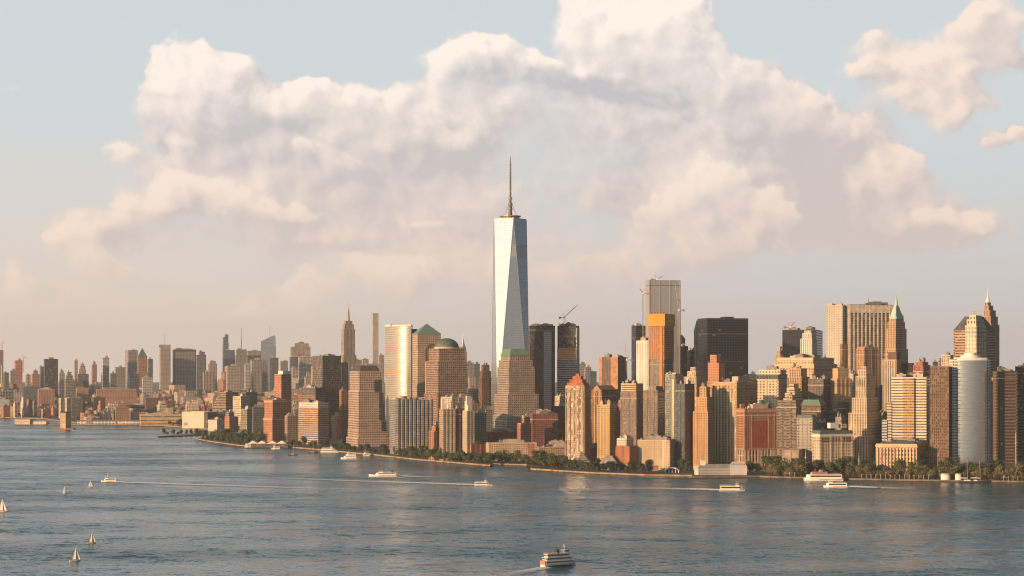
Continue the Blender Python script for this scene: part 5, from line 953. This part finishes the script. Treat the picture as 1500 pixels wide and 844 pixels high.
# shaded mid-rise blocks standing deep in the downtown streets
rr = 0
for (xl, xr, yt, D_) in ((486, 508, 610, 3950), (560, 575, 592, 4150), (600, 626, 600, 4000), (684, 704, 592, 3900), (703, 728, 600, 3760), (786, 832, 632, 3300), (806, 832, 604, 3700), (846, 884, 588, 3500), (864, 908, 612, 3300), (900, 950, 590, 3480), (934, 990, 596, 3380), (986, 1030, 590, 3300), (1016, 1052, 560, 3400), (1092, 1112, 578, 3400), (1104, 1150, 578, 3300), (1150, 1216, 565, 3300), (1200, 1262, 572, 3220), (1252, 1300, 566, 3250), (1284, 1320, 566, 3100), (1330, 1372, 560, 3150), (1366, 1410, 566, 3100), (1440, 1470, 560, 3000), (1462, 1506, 560, 3100), (1096, 1146, 622, 2960), (1180, 1250, 640, 2900), (1280, 1310, 610, 2880)):
    f_ = rng.choice([f_brown, f_dgrey, f_grey, f_tan, f_brick, f_bronze]); rr += 1
    bld('office_building', 'mid-height block half hidden in the shaded streets behind the downtown waterfront towers', 'office building', xl, (xl * 2 + xr) / 3, xr, yt, D_, 28 if xl > 850 else 62, f_, mech=2, tank=1, group='mid-height blocks hidden in the downtown streets')

# ------------------------------------------------------------------ trees
def leaf_mat(col, name):
    m, b, p, _ = newmat(name); tc = b.new('ShaderNodeTexCoord'); oi = b.new('ShaderNodeObjectInfo'); geo = b.new('ShaderNodeNewGeometry')
    f = b.m('ADD', b.m('MULTIPLY', geo.outputs['Random Per Island'], 1.2), b.m('MULTIPLY', oi.outputs['Random'], .5))
    f = b.m('ADD', f, .35); c = b.vm('SCALE', col); b.put(c.node.inputs['Scale'], f); b.put(p.inputs['Base Color'], c); p.inputs['Roughness'].default_value = .7
    return m
L1, L2, L3 = leaf_mat((.045, .06, .02), 'leaves'), leaf_mat((.105, .09, .034), 'leaves_olive'), leaf_mat((.025, .042, .02), 'leaves_dark')
m_bark = plain((.09, .06, .04), .9)
def crown_mesh(seed, n, rx, h0, h1, mat, conic=False):
    r = random.Random(seed); mb = MB(); lobes = []
    for i in range(7): lobes.append((Vector((r.uniform(-.5, .5) * rx, r.uniform(-.5, .5) * rx, h0 + (h1 - h0) * r.uniform(.25, .74))), rx * r.uniform(.44, .64)))
    for i in range(n):
        if conic:
            t = r.random() ** 1.3; a = r.uniform(0, 6.28); q = rx * (1 - t) * r.uniform(.5, 1.05); p = Vector((q * cos(a), q * sin(a), h0 + (h1 - h0) * t))
        else:
            c, R = r.choice(lobes); d = Vector((r.gauss(0, 1), r.gauss(0, 1), r.gauss(0, 1))).normalized(); p = c + d * R * r.uniform(.55, 1.05); p.z = max(p.z, h0 * .85)
        nrm = (p - Vector((0, 0, (h0 + h1) * .42))).normalized() + Vector((r.gauss(0, .5), r.gauss(0, .5), r.gauss(0, .5)))
        t1 = nrm.cross(Vector((r.gauss(0, 1), r.gauss(0, 1), r.gauss(0, 1)))).normalized(); t2 = nrm.cross(t1).normalized(); s = r.uniform(.5, 1.15)
        mb.face([p + t1 * s, p + t2 * s * .8, p - t1 * s * .9, p - t2 * s * .7])
    o = mb.build('crown', mat); return o
def tree_proto(seed, mat, h, rx, conic=False):
    r = random.Random(seed + 50); t = empty('tree', (0, 0, 0)); c = crown_mesh(seed, 1000, rx, h * (.12 if conic else .12), h, mat, conic); c.parent = t
    mb = MB(); mb.cone((0, 0), .42, .22, -.5, h * .55, 7)
    for i in range(5): a = i * 1.26 + r.random(); mb.bar((0, 0, h * (.25 + .05 * i)), (cos(a) * rx * .6, sin(a) * rx * .6, h * (.5 + .06 * i)), .14)
    k = mb.build('trunk', m_bark); k.parent = t
    return t
PROTO = {}
for key, mt, h, rx in (('green', L1, 17, 7.4), ('olive', L2, 15, 7.0), ('dark', L3, 16, 6.6)): PROTO[key] = [tree_proto(11 + 7 * i + len(key), mt, h * (.85 + .15 * i), rx * (.9 + .1 * i)) for i in range(4)]
PROTO['conifer'] = [tree_proto(91, L3, 17, 4.2, True)]
used = set()
def plant(key, x, y, z, label, group, sc=1.0):
    p = rng.choice(PROTO[key])
    if p.name in used:
        t = p.copy(); COL.objects.link(t)
        for ch in p.children: c = ch.copy(); COL.objects.link(c); c.parent = t
    else: t = p; used.add(p.name)
    t.location = (x, y, z); t.rotation_euler = (0, 0, rng.uniform(0, 6.28)); s = sc * rng.uniform(.68, 1.28); t.scale = (s, s, s * rng.uniform(.9, 1.1))
    tag(t, label, 'tree', group)
def shore_y(px):
    best = None
    for (a, pa), (b, pb) in zip(zip(SP, SHORE), zip(SP[1:], SHORE[1:])):
        if pa[0] <= px <= pb[0]: best = pa[1] + (pb[1] - pa[1]) * (px - pa[0]) / (pb[0] - pa[0])
    return best
def row(key, px0, px1, back, n, label, group, sc=1.0, jx=2.0, jb=4):
    for i in range(n):
        px = px0 + (px1 - px0) * (i + .5) / n + rng.uniform(-jx, jx); y = shore_y(px)
        if y is None: continue
        D = WD(y) + back + rng.uniform(-jb, jb); plant(key, PX(px, D), D, LAND, label, group, sc)
l_, g_ = 'olive green plane tree in the front row along the southern waterfront promenade', 'front row of promenade trees at the southern tip'
row('olive', 1122, 1176, 22, 9, l_, g_); row('olive', 1238, 1400, 22, 22, l_, g_); row('olive', 1408, 1500, 20, 12, l_, g_)
l_, g_ = 'dark green park tree in the grove behind the front row at the southern tip', 'park grove at the southern tip'
for bk, n in ((48, 26), (78, 26), (108, 24)): row('green', 1118, 1500, bk, n, l_, g_, 1.05, 4, 8)
l_, g_ = 'green tree in the park grove left of and around the stepped pyramid museum', 'trees of the park by the stepped pyramid museum'
for bk, n in ((20, 8), (42, 8), (64, 7)): row('green', 778, 828, bk, n, l_, g_, 1.1, 3, 6)
row('green', 828, 868, 18, 8, l_, g_, .62, 2, 4)
l2_, g2_ = 'low dark green tree on the lawn bank between the stepped pyramid and the fireboat pier', 'trees on the lawn bank below the cream slab'
for bk, n in ((24, 8), (46, 7)): row('dark', 868, 956, bk, n, l2_, g2_, .8, 3, 5)
for px in (1000, 1006, 1012, 1100, 1110): D = WD(shore_y(px)) + 40; plant('dark', PX(px, D), D, LAND, 'dark green tree next to the white pier house with the clock tower', 'trees around the white pier house')
l_, g_ = 'green esplanade tree below the brick cluster and grey concrete slab', 'esplanade trees below the brick cluster'
for bk, n in ((16, 19), (34, 19)): row('green', 584, 720, bk, n, l_, g_, .9, 2, 5)
l_, g_ = 'green tree around the small cove below the low cream terrace', 'trees around the small cove'
row('green', 722, 774, 14, 7, l_, g_, .9, 2, 4)
l_, g_ = 'dark green tree along the yacht basin below the stepped pink tower', 'trees along the yacht basin'
row('dark', 425, 572, 26, 18, l_, g_, .9, 2, 6)
l_, g_ = 'green tree in the park left of the orange twin block', 'park trees left of the orange twin block'
for bk, n in ((20, 8), (70, 8), (130, 8)): row('green', 316, 384, bk, n, l_, g_, 1.1, 3, 14)
for px in (297, 303, 309): D = WD(shore_y(px)) + 22; plant('conifer', PX(px, D), D, LAND, 'tall dark pointed conifer at the tip of the park left of the ferry landing', 'pointed conifers at the park tip')
for i in range(9):
    px = 240 + i * 6.5 + rng.uniform(-2, 2); D = WD(639.5) + 20; plant('dark', PX(px, D), D, 2.6, 'small dark tree growing on the long low park pier', 'trees on the park pier', .62)
l_, g_ = 'small tree in the riverside strip before the white cube building and tan warehouse', 'riverside strip trees by the white cube building'
row('green', 207, 352, 26, 20, l_, g_, .85, 2, 5)
l_, g_ = 'small dark tree in the far left riverside strip behind the white pier shed', 'far left riverside trees'
row('dark', -4, 120, 60, 10, l_, g_, .9, 3, 20)

# ------------------------------------------------------------------ waterfront odds and ends
m_sail = plain((.8, .76, .7), .7, var=.05); m_hull = plain((.74, .7, .64), .45, var=.06); m_hulld = plain((.04, .045, .06), .45); m_glassd = plain((.02, .025, .03), .15); m_orange = plain((.42, .2, .1), .6); m_wood = plain((.28, .17, .09), .6)
r = tag(empty('ferry_terminal', (PX(393, WD(657)), WD(657), 0)), 'floating ferry terminal with row of white peaked canopy roofs', 'ferry terminal'); s_ = WD(657) / F
mb = MB(4, 4); mb.box(-30 * s_, 30 * s_, -9, 12, -.6, 2); mb.build('barge', m_hulld, r)
mb = MB(3, 4); mb.box(-24 * s_, 29 * s_, -6, 9, 2, 8.5); mb.build('wall', fac((.16, .13, .1), wf=.7, hf=.7, glass=(.06, .06, .06)), r)
for i, x_ in enumerate((-22, -9, 6, 20)):
    mb = MB(); w_ = 8 * s_
    mb.face([(x_ * s_ - w_, -8, 9), (x_ * s_, -8, 15), (x_ * s_, 11, 15), (x_ * s_ - w_, 11, 9)]); mb.face([(x_ * s_, -8, 15), (x_ * s_ + w_ * .9, -8, 10), (x_ * s_ + w_ * .9, 11, 10), (x_ * s_, 11, 15)]); mb.face([(x_ * s_ - w_, -8, 8.4), (x_ * s_ + w_ * .9, -8, 9.4), (x_ * s_, -8, 14.4)])
    mb.build('canopy_roof', m_white, r)
mb = MB(3, 3); mb.cone((-27 * s_, 0), 10, 8, 2, 9, 10); mb.build('end_pavilion', m_roofl, r)
for px, lb in ((1385, 'white squat drum-shaped kiosk left of the other drum on the promenade'), (1404, 'white rounded drum-shaped kiosk beside the moored two-masted schooner')):
    D = WD(shore_y(px)) + 12; r = tag(empty('kiosk', (PX(px, D), D, LAND)), lb, 'kiosk'); mb = MB(); k = 6 if px < 1400 else 4.2; mb.cone((0, 0), k, k, -.5, 7, 18); mb.build('wall', m_white, r); mb = MB(); mb.cone((0, 0), k + .3, k * .8, 7, 8.2, 18); mb.build('roof', m_roofl, r)
for px, h, lb in ((1180, 30, 'thin pale flagpole rising from the park trees left of the beaux-arts block'), (1258, 26, 'white flagpole with crossarm at the right of the beaux-arts block'), (1488, 58, 'tall white flagpole before the dark banded tower')):
    D = WD(shore_y(px)) + 45; r = tag(empty('flagpole', (PX(px, D), D, LAND)), lb, 'flagpole'); mb = MB(); mb.bar((0, 0, 0), (0, 0, h), .35); mb.bar((0, 0, h), (0, 0, h + 4), .18); mb.build('pole', m_white, r); mb = MB(); mb.bar((-2.4, 0, h * .8), (2.4, 0, h * .8), .2); mb.build('yardarm', m_white, r)
D = WD(700.5); mb = MB(); mb.box(PX(940, D), PX(1018, D), D, D + 16, -.5, 1.8); tag(mb.build('jetty', m_quay), 'low timber jetty under the white arched pavilion', 'jetty')
for i, px in enumerate((1318, 1325, 1332, 1339, 1346, 1353, 1360, 1262, 1269, 1276, 1283, 1290, 1297, 1304, 1311, 1470, 1477, 1484, 1491, 1150, 1157, 1164)):
    D = WD(shore_y(px)) + 2; mb = MB(); mb.bar((0, 0, -1), (0, 0, 5.2), .3, n=6); mb.cone((0, 0), .7, .4, 5.2, 6.2, 8); o = mb.build('lamp_post', m_roofl); o.location = (PX(px, D), D, LAND); tag(o, 'short promenade lamp post at the edge of the southern sea wall', 'lamp post', 'promenade lamp posts on the southern sea wall')

# ------------------------------------------------------------------ boats
def hull_mb(L, Wd, h, sheer=.5, n=9):
    mb = MB(); st = []
    for i in range(n + 1):
        t = i / n; x = -L / 2 + L * t; w = Wd / 2 * (min(1, .82 + t) if t < .55 else max(.02, 1 - ((t - .55) / .45) ** 2.1)); z = h + sheer * max(0, t - .5) ** 2 * 4; st.append((x, w, z))
    for (x0, w0, z0), (x1, w1, z1) in zip(st, st[1:]):
        for s in (1, -1):
            q = [(x0, -s * w0 * .8, -.5), (x1, -s * w1 * .75, -.5), (x1, -s * w1, z1), (x0, -s * w0, z0)]; mb.face(q if s > 0 else q[::-1])
        mb.face([(x0, -w0, z0), (x1, -w1, z1), (x1, w1, z1), (x0, w0, z0)], None, 1)
    x0, w0, z0 = st[0]; mb.face([(x0, w0 * .8, -.5), (x0, -w0 * .8, -.5), (x0, -w0, z0), (x0, w0, z0)]); return mb
def sailboat(label, px, yb, hpx, heading, both=True, lean=4, sails=True):
    D = WD(yb); H_ = hpx * D / F; L = H_ * .72; r = tag(empty('sailboat', (PX(px, D), D, 0), radians(heading)), label, 'sailboat', ); r.rotation_euler.x = radians(lean)
    hull_mb(L, L * .28, L * .085).build('hull', [m_hulld if not sails or lean > 5 else m_hull, m_wood], r)
    mb = MB(); mb.bar((L * .06, 0, 0), (L * .06, 0, H_), L * .012, n=6); mb.build('mast', m_roofl, r); mb = MB(); mb.bar((L * .05, 0, L * .16), (-L * .42, L * .05, L * .16), L * .012); mb.build('boom', m_roofl, r)
    mb = MB(); mb.box(-L * .18, L * .12, -L * .07, L * .07, L * .08, L * .13); mb.build('cabin', m_hull, r)
    def sail(pts, nm, belly):
        mb = MB(); A, B_, C_ = map(Vector, pts); n = 8; g = []
        for i in range(n + 1):
            t = i / n; p, q = A.lerp(B_, t), C_.lerp(B_, t); g.append([p.lerp(q, j / 4) + Vector((0, belly * sin(pi * j / 4) * (1 - t * .8), 0)) for j in range(5)])
        for i in range(n):
            for j in range(4): mb.face([g[i][j], g[i][j + 1], g[i + 1][j + 1], g[i + 1][j]])
        mb.build(nm, m_sail, r, smooth=True)
    if sails:
        sail([(L * .05, 0, L * .18), (L * .05, 0, H_ * .97), (-L * .42, L * .05, L * .18)], 'mainsail', L * .05)
        if both: sail([(L * .47, 0, L * .12), (L * .07, 0, H_ * .86), (L * .0, L * .08, L * .14)], 'jib', L * .05)
sailboat('white sailboat cut by the left edge of the view', 3, 750, 20, 8)
sailboat('small distant sailboat with one narrow sail, leftmost of the two upper ones', 94, 724, 12, 18, False)
sailboat('small distant sailboat near the white motor ferry with its wake', 132, 714, 11, 14)
sailboat('white sailboat in the lower left, upper one of the close pair', 134, 796, 18, 25)
sailboat('white sailboat in the lower left, lower and nearest of the close pair', 110, 822, 22, 25)
sailboat('bare-masted sailboat with sails furled close to the basin shore', 429, 667, 19, 10, False, 0, False)
sailboat('bare-masted yacht moored at the basin wall', 458, 664, 22, 12, False, 0, False)
sailboat('tall bare-masted white boat moored in the yacht basin below the stepped pink tower', 540, 664.5, 27, 12, False, 0, False)
def motorboat(label, px, yb, L, heading, decks=1, name='ferry', cat='ferry', mastm=None, hull=None, frac=(.86, .7), dh=2.7, stripe=None, mast_h=5, taper=.13, dm=None):
    D = WD(yb); r = tag(empty(name, (PX(px, D), D, 0), radians(heading)), label, cat); W_ = L * .25 if L < 34 else L * .22
    fb = L * .055; hull_mb(L, W_, fb, L * .02).build('hull', [hull or m_hull, m_roofl], r)
    mb = MB(); [mb.bar((-L / 2, s * W_ * .46, fb * .55), (L * .12, s * W_ * .5, fb * .55), .22) for s in (-1, 1)]; mb.build('rubbing_strake', stripe or m_hulld, r)
    z = fb; x0, x1 = -L * .46, L * (frac[0] - .54)
    for k in range(decks):
        w = W_ * (.43 - .05 * k); mb = MB(1.7, 2.35); P_ = [(x0, -w), (x1 - w, -w), (x1, -w * .4), (x1, w * .4), (x1 - w, w), (x0, w)]; mb.prism(P_, z, z + dh, top=[(x - (.6 if x > x1 - w - .1 else 0), y * .96) for x, y in P_]); dhouse = mb.build('deck_house', dm or m_hull, r)
        if not dm: g = MB(); g.box(x0 + 1, x1 - w * 1.0, -w - .06, w + .06, z + dh * .42, z + dh * .8); g.build('window_band', m_glassd, dhouse)
        rl = MB(); rl.box(x0 - .5, x1 - w * .4, -w - .5, w + .5, z + dh, z + dh + .22, bottom=True); rl.build('deck_edge', m_hull, r)
        z += dh + .22; x0 += L * .03; x1 -= L * (taper if k == 0 else taper * .8)
    w = W_ * .24; mb = MB(); mb.prism([(x1 - L * .14, -w), (x1 - .4, -w), (x1 + .6, -w * .5), (x1 + .6, w * .5), (x1 - .4, w), (x1 - L * .14, w)], z, z + 2.4); wh = mb.build('wheelhouse', m_hull, r)
    g = MB(); g.box(x1 - L * .13, x1 + .2, -w - .06, w + .06, z + 1.1, z + 1.9); g.build('wheelhouse_window', m_glassd, wh)
    mb = MB(); mb.bar((x1 - L * .09, 0, z + 2.4), (x1 - L * .1, 0, z + 2.4 + mast_h), .18); mb.bar((x1 - L * .1, -1.2, z + 2.4 + mast_h * .6), (x1 - L * .1, 1.2, z + 2.4 + mast_h * .6), .12); mb.build('mast', mastm or m_white, r)
    mb = MB()
    for s in (-1, 1):
        for i in range(8): mb.bar((-L * .42 + i * L * .06, s * W_ * .34, z), (-L * .42 + i * L * .06, s * W_ * .34, z + 1.0), .06)
        mb.bar((-L * .42, s * W_ * .34, z + 1), (L * .0, s * W_ * .34, z + 1), .07)
    mb.build('railing', m_white, r)
    return r, L, W_, z
motorboat('white motor ferry at the left heading left with long foam wake', 160, 706, 21, 176, 1)
motorboat('white motor ferry in mid channel below the cream terrace heading right with wake', 708, 711.5, 23, -4, 1)
r, L, W_, z = motorboat('white and dark excursion boat with one very tall mast near mid channel', 561, 698, 38, 178, 1, 'excursion_boat', 'boat', plain((.35, .15, .08), .6), m_hull, (.8, .7), mast_h=26)
mb = MB(); mb.box(-L * .36, -L * .3, -1.4, 1.4, z, z + 3.6); mb.build('funnel', m_hulld, r)
motorboat('white motor yacht with raked decks moored at the basin wall', 484, 663, 34, -8, 2, 'motor_yacht', 'yacht', frac=(.9, .7))
motorboat('white two-decked yacht leaving the basin, right of the moored one', 511, 672, 26, 176, 2, 'motor_yacht', 'yacht')
motorboat('small rounded white boat moored under the peaked ferry terminal roofs', 404, 658, 16, 178, 1, 'motorboat', 'boat')
motorboat('white boxy commuter ferry passing the fireboat pier heading right', 1072, 719.5, 30, -3, 1, frac=(.96, .7), dh=4.4, mast_h=3)
motorboat('white ferry with sloping bow heading left below the park trees', 1224, 714, 29, 177, 1, frac=(.94, .7), dh=3.6, mast_h=3)
motorboat('dark small workboat at the quay behind the excursion boat mast', 536, 668, 14, 170, 1, 'workboat', 'boat', hull=m_hulld)
r, L, W_, z = motorboat('long white floating dock-boat moored along the southern sea wall', 1206, 704, 50, 178, 1, frac=(.98, .8), dh=5, name='moored_ferry'); mb = MB(4, 4); mb.box(-L * .1, L * .3, -3.6, 3.6, z, z + 3.4); mb.cone((L * .05, 0), 4, 3, z + 3.4, z + 6, 12); mb.build('roof_house', plain((.3, .16, .1), .8), r)
r, L, W_, z = motorboat('largest boat, three-decked white and orange harbour ferry at the bottom centre', 819, 829, 30, 36, 3, frac=(.97, .8), dh=2.3, stripe=m_hulld, mast_h=4, taper=.07, dm=fac((.7, .64, .56), glass=(.03, .03, .035), wf=.74, hf=.52, refl=.1, blind=.12))
mb = MB(); mb.box(-L * .1, -L * .03, -1.5, 1.5, z, z + 3.0); mb.build('funnel', m_hulld, r); mb = MB(); mb.box(-L * .5, -L * .42, -W_ * .4, W_ * .4, 1.6, 4.6); mb.build('stern_gate', m_orange, r); mb = MB(); [mb.box(-L * .4 + i * 1.7, -L * .4 + i * 1.7 + .7, -W_ * .26, W_ * .26, z - .1, z + .5) for i in range(6)]; mb.build('bench_row', m_orange, r)
mb = MB(); mb.box(-L * .48, L * .3, -W_ * .505, W_ * .505, .2, .75); mb.build('dark_boot_stripe', m_hulld, r)
# moored schooner
D = WD(707.3); r = tag(empty('schooner', (PX(1426, D), D - 3, 0), radians(2)), 'wooden two-masted schooner with bare masts moored at the southern sea wall', 'schooner'); L = 40
hull_mb(L, 7, 2.4, 1.4).build('hull', [m_hulld, m_wood], r); mb = MB(); mb.bar((L * .47, 0, 3.6), (L * .68, 0, 5.2), .25); mb.build('bowsprit', m_wood, r)
for x_, h in ((-8, 29), (8, 27)): mb = MB(); mb.bar((x_, 0, 1), (x_ - .8, 0, h), .32, n=6); mb.build('mast', plain((.45, .26, .12), .6), r); mb = MB(); mb.bar((x_, 0, 5.2), (x_ - 13, 0, 6), .2); mb.bar((x_ - .3, .2, 6.2), (x_ - 12, .2, 6.8), .4); mb.build('boom', m_sail, r)
mb = MB(); [mb.bar((a_, s * 3, 2.5), (x_, 0, h), .06) for x_, h in ((-8.8, 28), (7.2, 26)) for a_ in (x_ - 3, x_ + 3) for s in (-1, 1)]; mb.bar((L * .66, 0, 5), (7.3, 0, 26), .06); mb.build('rigging', m_dark, r); mb = MB(); mb.box(-12, -5, -1.6, 1.6, 2.4, 4); mb.box(0, 4, -1.4, 1.4, 2.4, 3.8); mb.build('deck_house', m_hull, r)

# wakes: ragged foam lying on the water
def foam_mat():
    m, b, p, out = newmat('foam'); tc = b.new('ShaderNodeTexCoord'); sx = b.new('ShaderNodeSeparateXYZ'); b.put(sx.inputs[0], tc.outputs['UV'])
    e = b.smooth(b.m('ABSOLUTE', b.m('SUBTRACT', sx.outputs[1], .5)), .12, .5, 1, 0); fade = b.smooth(sx.outputs[0], 0, 1, 1, .25)
    n = b.noise(tc.outputs['Object'], .25, 4, .65); a = b.m('MULTIPLY', b.smooth(b.m('ADD', n, b.m('MULTIPLY', e, .32)), .5, .8), b.m('MULTIPLY', fade, b.m('POWER', e, .6)))
    p.inputs['Base Color'].default_value = (.88, .88, .87, 1); p.inputs['Roughness'].default_value = .8; b.put(p.inputs['Alpha'], a); return m
FO = foam_mat()
def wake(pts, w0, w1, label):
    P = [Vector((*shore_pt(*p), .06)) for p in pts]; mb = MB(); n = 24; Q = []
    for i in range(n + 1):
        t = i / n * (len(P) - 1); k = min(int(t), len(P) - 2); Q.append(P[k].lerp(P[k + 1], t - k))
    for i in range(n):
        d = (Q[i + 1] - Q[i]).normalized(); s = Vector((-d.y, d.x, 0)); wa, wb = w0 + (w1 - w0) * i / n, w0 + (w1 - w0) * (i + 1) / n
        ha, hb = Vector((0, 0, .13 * wa * (1 - .9 * i / n))), Vector((0, 0, .13 * wb * (1 - .9 * (i + 1) / n)))      # churned foam stands a little above the water
        for q, v0, v1 in (([Q[i] - s * wa, Q[i + 1] - s * wb, Q[i + 1] + hb, Q[i] + ha], 0, .5), ([Q[i] + ha, Q[i + 1] + hb, Q[i + 1] + s * wb, Q[i] + s * wa], .5, 1)): mb.face(q, [(i / n, v0), ((i + 1) / n, v0), ((i + 1) / n, v1), (i / n, v1)])
    o = mb.build('wake', FO)
    if o.data.polygons[0].normal.z < 0: o.data.flip_normals()
    tag(o, label, 'wake', kind='stuff')
wake([(168, 706.6), (300, 711), (430, 715), (560, 718)], 9.5, 23.9, 'white foam wake trailing right from the left motor ferry')
wake([(697, 711), (640, 709), (520, 705), (390, 700), (250, 696)], 11.7, 20.5, 'white foam wake trailing left from the mid channel ferry')
wake([(1057, 719), (1020, 717.5), (960, 716), (860, 716)], 14.7, 30.7, 'foam wake trailing left from the boxy commuter ferry')
wake([(1239, 713.5), (1290, 715.5), (1340, 716)], 14.7, 34.1, 'foam wake trailing right from the ferry with sloping bow')
wake([(800, 832), (770, 837.5), (720, 846)], 8.0, 13.6, 'short foam wake behind the large harbour ferry')
wake([(583, 697.5), (620, 699), (660, 699)], 7.3, 17.1, 'faint foam behind the excursion boat with the tall mast')
